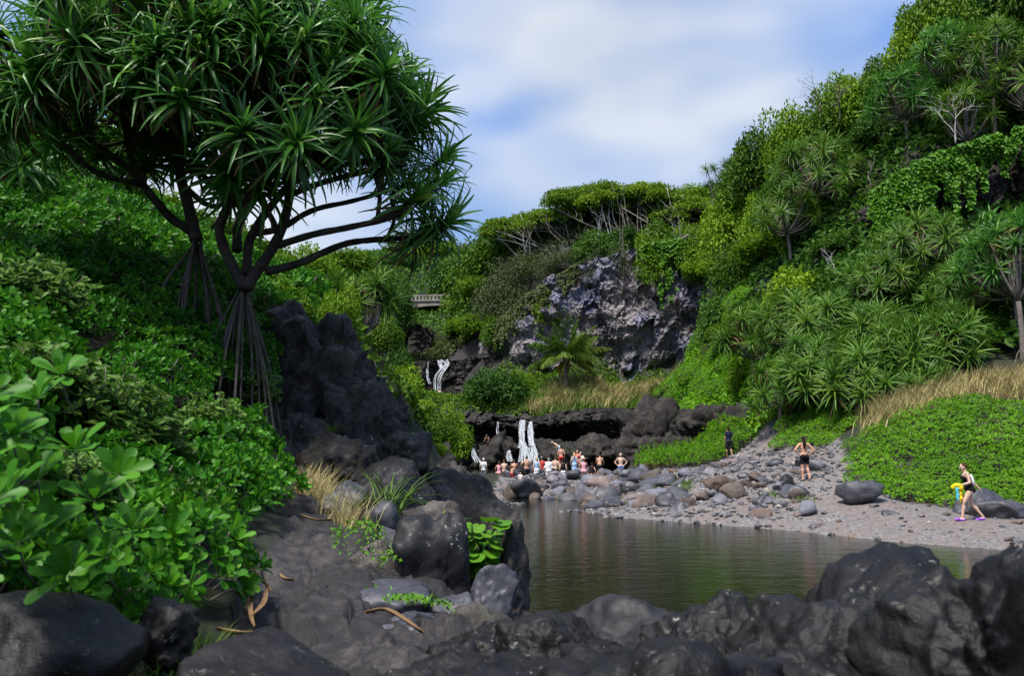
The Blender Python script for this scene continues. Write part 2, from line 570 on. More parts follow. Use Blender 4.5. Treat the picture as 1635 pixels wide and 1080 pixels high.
M['naupaka'] = leaf_mat('naupaka_leaf', [(0.0, (0.016, 0.075, 0.005)), (0.45, (0.038, 0.165, 0.009)), (0.8, (0.085, 0.26, 0.013)), (0.97, (0.14, 0.33, 0.02)), (1.0, (0.5, 0.42, 0.02))], 0.3, 0.45, 0.22, .2)
M['bank'] = leaf_mat('bank_leaf', [(0.0, (0.05, 0.15, 0.006)), (0.5, (0.11, 0.275, 0.009)), (0.9, (0.19, 0.38, 0.015)), (1.0, (0.4, 0.4, 0.03))], 0.3, 0.5, 0.2, .2)
M['pand'] = leaf_mat('pandanus_leaf', [(0.0, (0.03, 0.11, 0.014)), (0.5, (0.072, 0.22, 0.027)), (0.85, (0.15, 0.33, 0.04)), (1.0, (0.28, 0.38, 0.06))], 0.34, 0.38, 0.2, 0.45)
M['pand_y'] = leaf_mat('yellowish_pandanus_leaf', [(0.0, (0.04, 0.11, 0.012)), (0.5, (0.09, 0.205, 0.02)), (0.8, (0.17, 0.29, 0.03)), (1.0, (0.38, 0.36, 0.06))], 0.3, 0.42, 0.35, 0.35)  # yellower leaf tone for most of the smaller pandanus trees
M['dead'] = leaf_mat('dead_leaf', [(0.0, (0.07, 0.04, 0.022)), (0.6, (0.19, 0.115, 0.06)), (1.0, (0.36, 0.24, 0.12))], 0.15, 0.7, 0.2, 0.2)
M['tree'] = leaf_mat('tree_leaf', [(0.0, (0.026, 0.07, 0.006)), (0.5, (0.082, 0.175, 0.010)), (0.85, (0.15, 0.265, 0.014)), (1.0, (0.24, 0.32, 0.03))], 0.32, 0.55, 0.45, .2)
M['tree_dk'] = leaf_mat('dark_tree_leaf', [(0.0, (0.018, 0.055, 0.007)), (0.5, (0.042, 0.115, 0.012)), (0.9, (0.085, 0.185, 0.018)), (1.0, (0.14, 0.22, 0.03))], 0.3, 0.55, 0.35, .2)
M['tree_lt'] = leaf_mat('light_tree_leaf', [(0.0, (0.055, 0.13, 0.006)), (0.5, (0.14, 0.265, 0.010)), (0.9, (0.225, 0.35, 0.016)), (1.0, (0.30, 0.38, 0.03))], 0.35, 0.55, 0.4, .2)
M['wind'] = leaf_mat('windswept_leaf', [(0.0, (0.05, 0.10, 0.008)), (0.5, (0.13, 0.23, 0.012)), (0.9, (0.24, 0.34, 0.02)), (1.0, (0.32, 0.38, 0.03))], 0.35, 0.55, 0.3, .2)
M['vine'] = leaf_mat('vine_leaf', [(0.0, (0.04, 0.13, 0.008)), (0.5, (0.085, 0.235, 0.012)), (0.9, (0.14, 0.31, 0.018)), (1.0, (0.22, 0.36, 0.03))], 0.32, 0.5, 0.2)
M['scrub'] = leaf_mat('scrub_leaf', [(0.0, (0.03, 0.045, 0.016)), (0.5, (0.06, 0.085, 0.025)), (0.85, (0.10, 0.13, 0.035)), (1.0, (0.16, 0.15, 0.06))], 0.25, 0.6, 0.4)
M['grass'] = leaf_mat('green_grass', [(0.0, (0.05, 0.12, 0.012)), (0.6, (0.11, 0.21, 0.02)), (1.0, (0.24, 0.28, 0.05))], 0.3, 0.5, 0.2)
M['straw'] = leaf_mat('dry_grass', [(0.0, (0.22, 0.18, 0.06)), (0.5, (0.46, 0.38, 0.16)), (1.0, (0.68, 0.58, 0.31))], 0.3, 0.65, 0.2)
M['palm'] = leaf_mat('palm_leaf', [(0.0, (0.07, 0.15, 0.015)), (0.6, (0.17, 0.27, 0.03)), (0.9, (0.32, 0.34, 0.06)), (1.0, (0.5, 0.26, 0.05))], 0.35, 0.45, 0.1)
# ------------------------------------------------------------------ terrain
CP = []
def cp(px, py, Y, dz=0.0):
    p = at(px, py, Y); CP.append((p.x, p.y, p.z + dz))
def cw(x, y, z): CP.append((x, y, z))

SHORE_R = [(1515, 873), (1420, 866), (1330, 856), (1240, 846), (1150, 840), (1060, 833), (970, 827), (900, 818), (830, 806), (795, 797)]
for s in SHORE_R:
    p = on_level(s[0], s[1], 0.0); CP.append((p.x, p.y, 0.0))
    CP.append((p.x - 0.5, p.y - 1.5, -0.45))
for x, y, z in [(3, 12, -.8), (6, 16, -.8), (4.5, 20, -.9), (3, 27, -.8), (1.6, 33, -.7), (9, 17, -.5), (1.5, 9.5, -.6), (4, 8.5, -.5), (7, 11, -.5), (0.2, 20, -.7), (0, 27, -.6), (-0.3, 14, -.6)]:
    cw(x, y, z)
# left shore and what lies behind it
for x, y, z in [(-0.1, 10, 0.1), (-0.7, 14, 0.2), (-1.4, 18, 0.3), (-1.6, 24, 0.4), (-1.4, 32, 0.4), (-1.6, 40, .5), (-3, 20, 1.4), (-4, 28, 2.2), (-4.5, 36, 2.6), (-5, 44, 2.4), (-9, 36, 6), (-3.2, 46, 1.6)]:
    cw(x, y, z)
# near shore under the foreground rocks
for x, y, z in [(0, 0, .8), (0, 2, .8), (2, 1.5, 1.0), (3.5, 2.2, 1.2), (1, 4, .7), (3, 4.5, .6), (5, 6, .35), (1, 6.2, .25), (9, 10, .2), (11, 14, .25), (12, 17, .3), (8, 4, 1.4), (14, 10, 1.5), (-3, -4, 1.2), (3, -5, 1.4), (-12, -6, 5), (14, -6, 3), (0, -20, 2), (30, -20, 6), (-30, -20, 12)]:
    cw(x, y, z)
# path on the left
for a in [(500, 1080, 4.3), (700, 1060, 4.4), (420, 960, 5.6), (600, 960, 6.2), (450, 880, 7.8), (540, 850, 8.6), (500, 800, 10.4), (450, 720, 12.8), (440, 670, 14.6), (640, 860, 8.9), (560, 900, 7.3), (740, 1000, 5.6), (790, 960, 7.6)]:
    cp(*a)
# shrubby hillside on the left (soil lies below the leaves)
for a in [(370, 1000, 5.0, -.1), (250, 1010, 4.0, -.15), (60, 1010, 3.1, -.3), (300, 820, 6.6, -.5), (100, 800, 4.4, -.5), (0, 650, 4.8, -.5), (-200, 700, 3.5, -.5), (120, 650, 7.0, -.5), (250, 700, 8.6, -.5), (390, 720, 10.6, -.4), (300, 600, 11.2, -.5), (100, 520, 9.8, -.5), (380, 620, 13.0, -.3), (330, 520, 14.0, -.3), (200, 440, 14, -.5), (0, 400, 12.5, -.5), (0, 300, 16, -.5), (-300, 300, 14, -.5), (200, 340, 19, -.5), (420, 480, 18, -.3), (470, 440, 23, -.5), (380, 400, 24, -.5), (-300, 100, 30), (100, 250, 30, -1), (300, 330, 34, -1), (520, 430, 30, -.6), (450, 390, 42, -1)]:
    cp(*a)
for a in [(520, 540, 18.0, -.4), (600, 600, 19, -1.0), (580, 520, 24, -.5), (640, 560, 30, -1.5), (600, 480, 36, -1), (560, 440, 50, -1)]:
    cp(*a)
# far bank: beach, rock dam, path
for a in [(1550, 834, 23), (1700, 846, 22), (1640, 815, 26), (1460, 815, 25.2), (1400, 795, 27), (1350, 790, 28), (1283, 769, 30.5), (1200, 790, 31), (1100, 800, 33), (1180, 752, 38), (1100, 762, 40), (1163, 732, 46), (1240, 716, 42), (1200, 705, 48), (1000, 795, 40.5), (1000, 768, 46), (930, 768, 47), (860, 772, 47), (815, 776, 47), (1060, 745, 47), (1300, 735, 37)]:
    cp(*a)
# right bank of shrubs and the hill above
for a in [(1370, 765, 29, -.3), (1450, 788, 27.5, -.3), (1560, 795, 27, -.3), (1400, 690, 33, -.4), (1500, 640, 33.5, -.4), (1635, 640, 32.5, -.4), (1800, 640, 32, -.4), (1340, 690, 36, -.2), (1300, 670, 40, -.3), (1200, 640, 52, -.3), (1250, 620, 47, -.2), (1100, 640, 58, -.3), (1400, 620, 40, -.2), (1500, 580, 40, -.2), (1635, 570, 38, -.2), (1635, 545, 43, -.2), (1570, 530, 44, -.2), (1800, 500, 44), (1600, 440, 47.5), (1560, 400, 49), (1635, 350, 51), (1480, 440, 46), (1400, 500, 46), (1320, 500, 48), (1250, 560, 50), (1200, 560, 58), (1150, 590, 63), (1180, 480, 63), (1300, 420, 58), (1400, 380, 54), (1240, 380, 66), (1470, 340, 52.5), (1460, 240, 55), (1635, 210, 54), (1800, 150, 54), (1400, 270, 59), (1330, 300, 63), (1260, 290, 69), (1190, 320, 73), (1400, 190, 68), (1500, 130, 66), (1635, 100, 66), (1850, 40, 70), (1300, 250, 78), (1140, 370, 78), (1200, 300, 90), (1500, 110, 95), (1900, 60, 110)]:
    cp(*a)
# upper pool, ledge, terrace
for x in (-6, -3, 0, 3, 6):
    cw(x, 55, 0.5); cw(x * 1.2, 66, 0.3); cw(x * 1.4, 77, .4)
for x in (-3.2, -1, 2, 5):
    cw(x, 50.0, 1.22)
cw(-8.5, 54, 2.6); cw(-10, 62, 3.0); cw(-12, 74, 3.5); cw(9, 53, 1.8); cw(12, 64, 2.5); cw(15, 74, 3.0)
for a in [(700, 742, 59), (800, 742, 60.5), (900, 742, 60.5), (1000, 735, 57.5)]:
    cp(*a)
for a in [(760, 650, 63), (840, 664, 62.5), (930, 654, 62.5), (1040, 645, 60), (840, 630, 67), (940, 612, 69), (1050, 612, 68), (1120, 615, 66), (870, 606, 73), (760, 640, 72), (700, 646, 84), (640, 650, 82), (600, 600, 60, 1), (730, 640, 80), (780, 632, 76)]:
    cp(*a)
# behind the big cliff
for a in [(880, 600, 76.0), (1000, 600, 74.5), (1100, 600, 73.5)]:
    cp(*a)
for a in [(900, 400, 81), (1000, 392, 79), (1090, 385, 78.5), (850, 430, 84), (800, 420, 92), (950, 345, 95), (1100, 340, 92), (790, 380, 115), (900, 350, 130), (1100, 330, 130)]:
    cp(*a)
# gorge above the upper fall
for a in [(700, 582, 93), (650, 584, 93), (740, 580, 91.5), (620, 582, 91), (700, 650, 87), (650, 650, 86.5), (740, 645, 86), (690, 567, 100), (640, 575, 99), (700, 552, 108), (650, 552, 108), (740, 545, 106), (660, 540, 116), (700, 535, 116), (735, 530, 116), (660, 522, 126), (700, 520, 126), (735, 515, 126), (650, 505, 134), (690, 510, 134), (730, 502, 134), (660, 498, 140), (720, 492, 140), (600, 470, 100), (560, 430, 110), (770, 520, 90), (800, 540, 84), (780, 450, 100), (690, 440, 165), (640, 420, 200), (740, 410, 190), (600, 410, 190), (560, 410, 230), (700, 405, 260), (820, 370, 230)]:
    cp(*a)
for x, y, z in [(0, 420, 90), (-200, 420, 85), (200, 420, 90), (-200, 150, 40), (-150, 60, 22), (-60, 60, 17), (-60, 110, 28), (160, 150, 50), (160, 60, 38), (80, 45, 24), (80, 10, 8), (-60, 10, 10), (-200, -150, 15), (200, -150, 10), (0, -200, 0)]:
    cw(x, y, z)
CPa = np.array(CP)
_d = np.linalg.norm(CPa[:, None, :2] - CPa[None, :, :2], axis=2)
_A = np.zeros((len(CPa) + 1,) * 2)
_A[:-1, :-1] = -_d - np.eye(len(CPa)) * 0.02
_A[:-1, -1] = 1; _A[-1, :-1] = 1
_wt = np.linalg.solve(_A, np.concatenate([CPa[:, 2], [0]]))


def H(x, y):
    x = np.atleast_1d(np.asarray(x, float)).ravel(); y = np.atleast_1d(np.asarray(y, float)).ravel()
    out = np.empty(len(x))
    for s in range(0, len(x), 20000):
        e = s + 20000
        d = np.hypot(x[s:e, None] - CPa[None, :, 0], y[s:e, None] - CPa[None, :, 1])
        out[s:e] = -(d @ _wt[:-1]) + _wt[-1]
    return out


def h1(x, y): return float(H(x, y)[0])


def hnorm(x, y, e=0.4):
    n = Vector((h1(x - e, y) - h1(x + e, y), h1(x, y - e) - h1(x, y + e), 2 * e))
    return n.normalized()


def in_poly(x, y, poly):
    inside = np.zeros(len(x), bool)
    n = len(poly)
    for i in range(n):
        x0, y0 = poly[i]; x1, y1 = poly[(i + 1) % n]
        c = ((y0 > y) != (y1 > y)) & (x < (x1 - x0) * (y - y0) / (y1 - y0 + 1e-12) + x0)
        inside ^= c
    return inside


def plan(pts): return [tuple(at(*p)[:2]) for p in pts]
def wc(*l): return [tuple(at(px, 600, Y)[:2]) for px, Y in l]
def wz(*l): return [at(*p).z for p in l]

BEACH = [(on_level(*s, 0.0).x, on_level(*s, 0.0).y) for s in SHORE_R]
BEACH = [(x - 0.6, y - 1.2) for x, y in BEACH] + plan([(800, 770, 49.5), (930, 760, 50.5), (1040, 745, 50.5), (1120, 740, 46), (1170, 730, 46.5), (1225, 712, 46), (1255, 712, 42), (1330, 712, 38.5), (1365, 760, 31), (1390, 785, 28.5), (1460, 800, 27), (1640, 800, 27), (1900, 830, 25)]) + [(14, 19)]
PATH = plan([(300, 1150, 3.5), (360, 1010, 4.9), (400, 900, 7.0), (460, 840, 8.7), (430, 720, 12.2), (400, 640, 14.2), (480, 640, 16), (560, 760, 12.5), (700, 780, 13), (830, 850, 12), (830, 960, 9)]) + [(6, 6.5), (14, 12), (14, 2), (4, -4), (-1, -3)]
LEDGE = plan([(680, 745, 57.6), (1090, 735, 56), (1090, 645, 61), (700, 650, 64)])
GORGE = plan([(590, 650, 82), (760, 650, 80), (800, 580, 86), (700, 560, 100), (590, 560, 100)])
POOL2 = [(-8, 50), (8, 50), (16, 84), (-13, 84)]

ang = np.concatenate([np.linspace(-180, -62, 40)[:-1], np.linspace(-62, -38, 40)[:-1], np.linspace(-38, 38, 330), np.linspace(38, 62, 40)[1:], np.linspace(62, 180, 40)[1:]])
rad = np.concatenate([np.linspace(0.15, 1.2, 6)[:-1], np.geomspace(1.2, 130, 315), np.geomspace(130, 6000, 40)[1:]])
AA, RR = np.meshgrid(np.radians(ang), rad, indexing='ij')
gx, gy = (np.sin(AA) * RR).ravel(), (np.cos(AA) * RR).ravel()
gz = H(np.clip(gx, -420, 420), np.clip(gy, -260, 430))
far = np.clip((np.hypot(gx, gy) - 420) / 1500, 0, 1)
gz = gz * (1 - far) + 60 * far
zb, zp, zl, zg, zu = [in_poly(gx, gy, p) for p in (BEACH, PATH, LEDGE, GORGE, POOL2)]
P3 = np.stack([gx, gy, gz], -1)
rockz = np.clip((zp | zl | zg | zu).astype(float), 0, 1)
underw = (gz < -0.05) & (np.hypot(gx, gy) < 50)
rockz = np.maximum(rockz, underw)
amp = np.where(zp, 0.09, np.where(zb, 0.045, np.where(zl | zg, 0.35, np.where(gy > 25, 0.35, 0.08))))
frq = np.where(zp | zb, 1.6, 0.5)
gz = gz + amp * fbm(P3 * frq[:, None], 5, 3)
wq = P3 * np.array([1.3, 1.3, 0.5]) + 0.3 * np.stack([fbm(P3 * 1.3, 2, s) for s in (5, 6, 7)], -1)
gz = gz + np.where(zp, .10 * facet(wq, 4) + .05 * facet(wq * 2.7, 5) - .05 * np.abs(np.sin(9 * gx + 6 * gy + 6 * fbm(P3 * 1.1, 3, 8))) ** .5, 0)
na, nr = len(ang), len(rad)
i, j = np.meshgrid(np.arange(na - 1), np.arange(nr - 1), indexing='ij')
a = i * nr + j
GQ = np.stack([a, a + 1, a + nr + 1, a + nr], -1).reshape(-1, 4)[:, ::-1]
# soften zone borders with noise
edge = fbm(P3 * 0.9, 3, 9) * 0.5
zone = np.stack([rockz, 1 - rockz, zb.astype(float)], -1)
g_me = mesh('ground', np.stack([gx, gy, gz], -1), GQ, mats=M['ground'], attrs={'zone': zone})
ground = tag(obj('ground', g_me), 'dark soil, lava bedrock path and gravel beach of the gulch', 'ground', kind='structure')


# ---- water sheets
def sheet(name, poly, z, label):
    bm = bmesh.new()
    bm.faces.new([bm.verts.new((x, y, z)) for x, y in poly])
    me = bpy.data.meshes.new(name); bm.to_mesh(me); bm.free()
    me.materials.append(M['water'])
    return tag(obj(name, me), label, 'water', kind='structure')

sheet('pool_water', [(-2.2, 4.5), (14, 4.5), (14.5, 24), (9, 32), (4.5, 43), (-0.5, 46), (-2.2, 40)], 0.0, 'dark olive rippled water of the large lower pool')
sheet('upper_pool_water', [(-8.5, 49.9), (7.8, 49.9), (17, 84), (-14, 84)], 1.15, 'dark water of the small pool below the twin waterfall')
bw = at(700, 645, 84)
sheet('basin_water', [(bw.x - 3, bw.y - 4), (bw.x + 3, bw.y - 4), (bw.x + 3, bw.y + 4), (bw.x - 3, bw.y + 4)], bw.z + .1, 'shaded water at the foot of the upper waterfall')


# ------------------------------------------------------------------ walls of rock
def wall(name, curve, zb, zt, nu, nv, mat, seed, cell=(1.3, 1.3, 0.8), amp=0.7, lip=0.0, lipz=0.75, undercut=0.0, back=6.0, rough=0.35, cave=None):
    """a rock face standing along a plan curve, facing the camera, with a top that runs back"""
    C = spline([(x, y, 0) for x, y in curve], nu)
    zb = np.interp(np.linspace(0, 1, nu), np.linspace(0, 1, len(zb)), zb)
    zt = np.interp(np.linspace(0, 1, nu), np.linspace(0, 1, len(zt)), zt)
    tan = np.gradient(C, axis=0); tan /= np.linalg.norm(tan, axis=1)[:, None]
    nrm = np.stack([tan[:, 1], -tan[:, 0], tan[:, 2] * 0], -1)
    nrm[nrm[:, 1] > 0] *= -1
    nb = max(8, nv // 6)
    v = np.concatenate([np.linspace(0, 1, nv), np.ones(nb)])
    off = np.concatenate([np.zeros(nv), np.linspace(0, 1, nb + 1)[1:] ** 1.3 * back])
    U, Vv = np.meshgrid(np.arange(nu), np.arange(nv + nb), indexing='ij')
    vv = v[Vv]
    P = C[U] - nrm[U] * off[Vv][..., None]
    P[..., 2] = zb[U] + (zt - zb)[U] * vv - off[Vv] * 0.3
    p = P.reshape(-1, 3)
    nn = nrm[U].reshape(-1, 3); v1 = vv.ravel(); of = off[Vv].ravel()
    wp = p + 0.5 * np.stack([fbm(p * 0.7, 2, seed + s) for s in range(3)], -1)
    d = amp * (facet(wp / np.array(cell)[None], seed) + .45 * facet(wp / np.array(cell)[None] * 2.6, seed + 5) + .22 * facet(wp / np.array(cell)[None] * 6, seed + 6)) + rough * fbm(p * 0.35, 5, seed + 9, .55)
    d = d + lip * np.exp(-((v1 - lipz) / 0.16) ** 2) - undercut * np.exp(-((v1 - 0.12) / 0.22) ** 2)
    if cave:
        for cu, cv, ru, rv, dep in cave:
            q = ((U.ravel() / nu - cu) / ru) ** 2 + ((v1 - cv) / rv) ** 2
            d = d - dep * np.exp(-q ** 2)
    face = (of == 0)
    p = p + nn * np.where(face, d, d * np.exp(-of))[:, None]
    p[:, 2] += np.where(face, 0.12, 0.4) * amp * fbm(p * 0.8, 4, seed + 20)
    n2 = nv + nb
    i, j = np.meshgrid(np.arange(nu - 1), np.arange(n2 - 1), indexing='ij')
    a = (i * n2 + j).ravel()
    Q = np.stack([a, a + n2, a + n2 + 1, a + 1], -1)
    return mesh(name, p, Q, mats=mat, smooth=False)


c = wall('basalt_cliff', wc((770, 84), (820, 78), (870, 74.5), (940, 72.5), (1020, 71.5), (1090, 71.5)) + [(23.2, 92.0), (26.5, 88.0)],
         [z - 1 for z in wz((770, 600, 84), (820, 608, 78), (870, 612, 74.5), (940, 612, 72.5), (1020, 612, 71.5), (1090, 612, 71.5), (1090, 608, 71.5), (1090, 606, 71.5))],
         wz((770, 530, 84), (820, 500, 78), (870, 450, 74.5), (940, 418, 72.5), (1020, 395, 71.5), (1090, 378, 71.5), (1090, 374, 71.5), (1090, 380, 71.5)), 370, 170, M['cliff'], 21, cell=(2.2, 2.2, 3.6), amp=1.1, undercut=1.5, rough=1.8, back=9)
tag(obj('basalt_cliff', c), 'tall purple grey basalt cliff with pale streaks behind the coconut palm', 'cliff')
c = wall('lava_ledge', wc((655, 64), (700, 61), (780, 60), (840, 60), (900, 60.4), (980, 59), (1050, 57.5), (1100, 57.5)),
         [.6] * 8, wz((655, 664, 64), (700, 662, 61), (780, 660, 60), (840, 669, 60), (900, 656, 60.4), (980, 652, 59), (1050, 655, 57.5), (1100, 658, 57.5)), 280, 90, M['ledge'], 33, cell=(2.4, 2.0, 1.3), amp=1.0, lip=1.8, lipz=0.82, undercut=0.3, rough=1.2, back=6)
tag(obj('lava_ledge', c), 'dark overhanging lava ledge that the twin waterfall drops over', 'ledge')
c = wall('gorge_wall', wc((570, 80), (620, 87), (680, 88.3), (720, 88.3), (760, 86), (800, 80)),
         [z - 1 for z in wz((570, 650, 80), (620, 650, 88), (680, 650, 89.5), (720, 650, 89.5), (760, 650, 87), (800, 640, 81))],
         wz((570, 570, 80), (620, 578, 88), (680, 578, 89.5), (720, 577, 89.5), (760, 570, 87), (800, 550, 81)), 240, 100, M['gorge'], 44, cell=(2.4, 2.2, 1.8), amp=0.9, rough=1.2, back=9, cave=[(0.80, 0.4, 0.10, 0.5, 3.2)])
tag(obj('gorge_wall', c), 'brown rock wall behind the upper waterfall with a dark hollow', 'cliff')
c = wall('cave_wall', wc((585, 92), (620, 98), (660, 99), (690, 104)), wz((585, 585, 92), (620, 582, 98), (660, 582, 99), (690, 582, 104)),
         wz((585, 510, 92), (620, 515, 98), (660, 515, 99), (690, 530, 104)), 130, 80, M['gorge'], 55, cell=(2.2, 2.0, 1.8), amp=0.7, rough=0.9, back=6, cave=[(0.52, 0.25, 0.16, 0.55, 3.4)])
tag(obj('cave_wall', c), 'grey rock wall with an arched cave left below the bridge', 'cliff')
c = wall('hanging_cliff', wc((1400, 55), (1470, 51.8), (1560, 51), (1640, 51), (1750, 50), (1900, 48)),
         [13, 13.5, 14, 14, 14, 14], [19.5, 20.8, 22.2, 23.2, 24, 25], 260, 110, M['gorge'], 66, cell=(1.6, 1.6, 2.6), amp=0.8, rough=0.9, back=6)
tag(obj('hanging_cliff', c), 'dark cliff hung with green vines high on the right', 'cliff')
c = wall('cave_face', wc((1480, 47), (1540, 45), (1600, 45), (1700, 44), (1850, 42)),
         [7, 7, 7, 7, 7], [11.5, 12.5, 13, 13, 13], 150, 80, M['lava'], 77, cell=(1.6, 1.6, 1.3), amp=0.8, undercut=1.6, rough=0.9, back=5)
tag(obj('cave_face', c), 'black shaded rock face behind the tall pandanus on the right', 'cliff')


# ------------------------------------------------------------------ waterfalls
def strand(mb, P, w, depth, seed, nu=9):
    """a falling sheet: arched cross-section along a path, closed"""
    P = spline(P, 26); rs = np.random.RandomState(seed)
    w = np.interp(np.linspace(0, 1, 26), np.linspace(0, 1, len(w)), w) * 1.3
    a = np.linspace(0, 2 * np.pi, nu * 2, endpoint=False)
    prof = np.stack([np.cos(a) * 0.5, -np.sin(a) * 0.5], -1)
    V = []
    for k in range(26):
        jit = 1 + 0.22 * rs.randn(nu * 2)
        V.append(np.stack([P[k, 0] + prof[:, 0] * w[k] * jit, P[k, 1] + prof[:, 1] * depth * jit, np.full(nu * 2, P[k, 2]) + 0.03 * rs.randn(nu * 2)], -1))
    m = nu * 2
    i, j = np.meshgrid(np.arange(25), np.arange(m), indexing='ij')
    q = np.stack([i * m + j, i * m + (j + 1) % m, (i + 1) * m + (j + 1) % m, (i + 1) * m + j], -1).reshape(-1, 4)
    mb.add(np.concatenate(V), q)


def falls(name, label, strands, group=None):
    """every fall is a bundle of thin separate streams"""
    t = empty(name, (0, 0, 0)); rs = np.random.RandomState(len(label))
    for k, (P, w, d) in enumerate(strands):
        wide = max(w); n = max(2, int(wide / .13))
        for q in range(n):
            u = (q + .5) / n - .5 + rs.uniform(-.1, .1)
            ws = np.interp(np.linspace(0, 1, len(P)), np.linspace(0, 1, len(w)), w) * 1.25
            i0, i1 = (0, len(P)) if q % 3 or len(P) < 4 else ((0, len(P) - 1) if rs.rand() < .5 else (1, len(P)))
            PP = [(p[0] + u * ws[i] + rs.uniform(-.04, .04), p[1] - rs.uniform(0, d) * 1.2, p[2]) for i, p in enumerate(P)][i0:i1]
            mb = MB(); strand(mb, PP, [wide / n * f for f in rs.uniform(.5, 1.25, 4)], .09, rs.randint(999), nu=4)
            obj('water_strand', mb.build('water_strand', M['foam']), t)
    return tag(t, label, 'waterfall', group)


def wp(px, py, Y): return tuple(at(px, py, Y))

falls('twin_waterfall', 'white twin waterfall spreading over a dark rock behind the bathers', [
    ([wp(835, 671, 58.2), wp(834, 685, 57.9), wp(834, 704, 57.7), wp(836, 716, 57.2), wp(832, 738, 56.6)], [.35, .45, .4, .75, .7], .25),
    ([wp(847, 674, 58.2), wp(847, 690, 57.9), wp(848, 704, 57.7), wp(851, 718, 57.2), wp(858, 738, 56.6)], [.2, .32, .35, .5, .6], .25),
    ([wp(833, 706, 57.6), wp(838, 716, 57.1), wp(840, 726, 56.8), wp(842, 739, 56.5)], [.3, .45, .7, 1.0], .25),
    ([wp(850, 708, 57.6), wp(853, 722, 57.0), wp(849, 739, 56.5)], [.25, .5, .9], .25)])
falls('slim_waterfall', 'thin white trickle left of the twin waterfall', [([wp(795, 674, 58.3), wp(794, 685, 58.1), wp(795, 700, 58.0)], [.1, .14, .1], .1)])
falls('low_cascade', 'short white cascade at the left end of the bathing pool', [([wp(755, 717, 57), wp(758, 727, 56.4), wp(764, 739, 55.8)], [.12, .35, .4], .2)])
falls('small_cascade', 'small white spout between twin waterfall and short cascade', [([wp(813, 720, 57), wp(813, 729, 56.6), wp(815, 737, 56.2)], [.12, .28, .4], .18)])
falls('upper_waterfall', 'tall bright waterfall in the gorge below the bridge', [
    ([wp(709, 575, 88.0), wp(714, 582, 86.8), wp(706, 592, 86.0), wp(699, 604, 85.6), wp(698, 622, 85.2), wp(696, 645, 84.6)], [.9, .5, .8, .9, .8, 1.0], .4),
    ([wp(703, 576, 87.5), wp(703, 583, 86.6), wp(707, 590, 86.0)], [.5, .35, .4], .3)])
falls('side_trickle', 'thin side trickle left of the upper waterfall', [([wp(683, 577, 87), wp(682, 590, 86.2), wp(683, 603, 85.8), wp(686, 613, 85.4)], [.2, .22, .25, .2], .2)])

# ------------------------------------------------------------------ bridge
M['concrete'] = rock_mat('old_concrete', (0.16, 0.14, 0.12), (0.26, 0.235, 0.205), (0.40, 0.37, 0.33), rough=0.85, scale=0.5, bump=0.3)
bz = at(690, 487, 135).z; by = at(690, 487, 135).y


def box(mb, x0, x1, y0, y1, z0, z1):
    V = [(x, y, z) for x in (x0, x1) for y in (y0, y1) for z in (z0, z1)]
    mb.add(V, [(0, 1, 3, 2), (4, 6, 7, 5), (0, 4, 5, 1), (2, 3, 7, 6), (0, 2, 6, 4), (1, 5, 7, 3)])

br = empty('arch_bridge', (at(698, 480, 135).x, by, bz), (0, 0, R(-6)))
tag(br, 'small arched concrete bridge with pierced parapet across the gorge', 'bridge')
n = 30
xs = np.linspace(-7.5, 7.5, n)
arc = -1.1 + 1.9 * np.sqrt(np.clip(1 - (xs / 7.2) ** 2, 0, 1)) - 0.9
V, Q = [], []
for k in range(n):
    for y in (0, 5):
        V += [(xs[k], y, arc[k]), (xs[k], y, 0.75)]
for k in range(n - 1):
    b = 4 * k
    Q += [(b, b + 4, b + 5, b + 1), (b + 2, b + 3, b + 7, b + 6), (b, b + 2, b + 6, b + 4), (b + 1, b + 5, b + 7, b + 3)]
mb = MB(); mb.add(V, Q); obj('arch', mb.build('arch', M['concrete'], False), br)
mb = MB(); box(mb, -8, 8, -0.25, 5.25, 0.752, 1.0); obj('deck', mb.build('deck', M['concrete'], False), br)
for y in (-0.15, 4.75):
    mb = MB(); box(mb, -8, 8, y, y + .4, 1.75, 2.0); obj('coping', mb.build('coping', M['concrete'], False), br)
mbp = MB(); box(mbp, -.17, .17, 0, .3, 1.0, 1.75); pm = mbp.build('baluster', M['concrete'], False)
for y in (-0.1, 4.8):
    for k in range(23):
        obj('baluster', pm, br, (-7.7 + k * .7, y, 0))

# distant mountain
mx = np.linspace(-1800, 900, 90); my = np.linspace(0, 900, 20)
X, Y = np.meshgrid(mx, my, indexing='ij')
prof = 960 * np.exp(-((X + 330) / 420) ** 2) + 560 * np.exp(-((X + 1300) / 600) ** 2) + 420 * np.exp(-((X - 500) / 500) ** 2)
Z = prof * np.sin(np.clip(Y / 900, 0, 1) * np.pi * .75) + 60 * fbm(np.stack([X.ravel() / 160, Y.ravel() / 160, X.ravel() * 0], -1), 4, 2).reshape(X.shape)
i, j = np.meshgrid(np.arange(89), np.arange(19), indexing='ij'); a = (i * 20 + j).ravel()
M['mount'] = simple('mountain_forest', (0.045, 0.075, 0.07), 0.9)
tag(obj('mountain', mesh('mountain', np.stack([X.ravel(), Y.ravel() + 3300, Z.ravel()], -1), np.stack([a, a + 20, a + 21, a + 1], -1), mats=M['mount'])), 'forested mountain slope far behind the gulch', 'mountain', kind='structure')
# ------------------------------------------------------------------ boulders
_ico = {}
def ico(level):
    if level not in _ico:
        bm = bmesh.new(); bmesh.ops.create_icosphere(bm, subdivisions=level, radius=1.0)
        bm.verts.ensure_lookup_table()
        V = np.array([v.co[:] for v in bm.verts]); T = np.array([[v.index for v in f.verts] for f in bm.faces])
        bm.free(); _ico[level] = (V, T)
    return _ico[level]


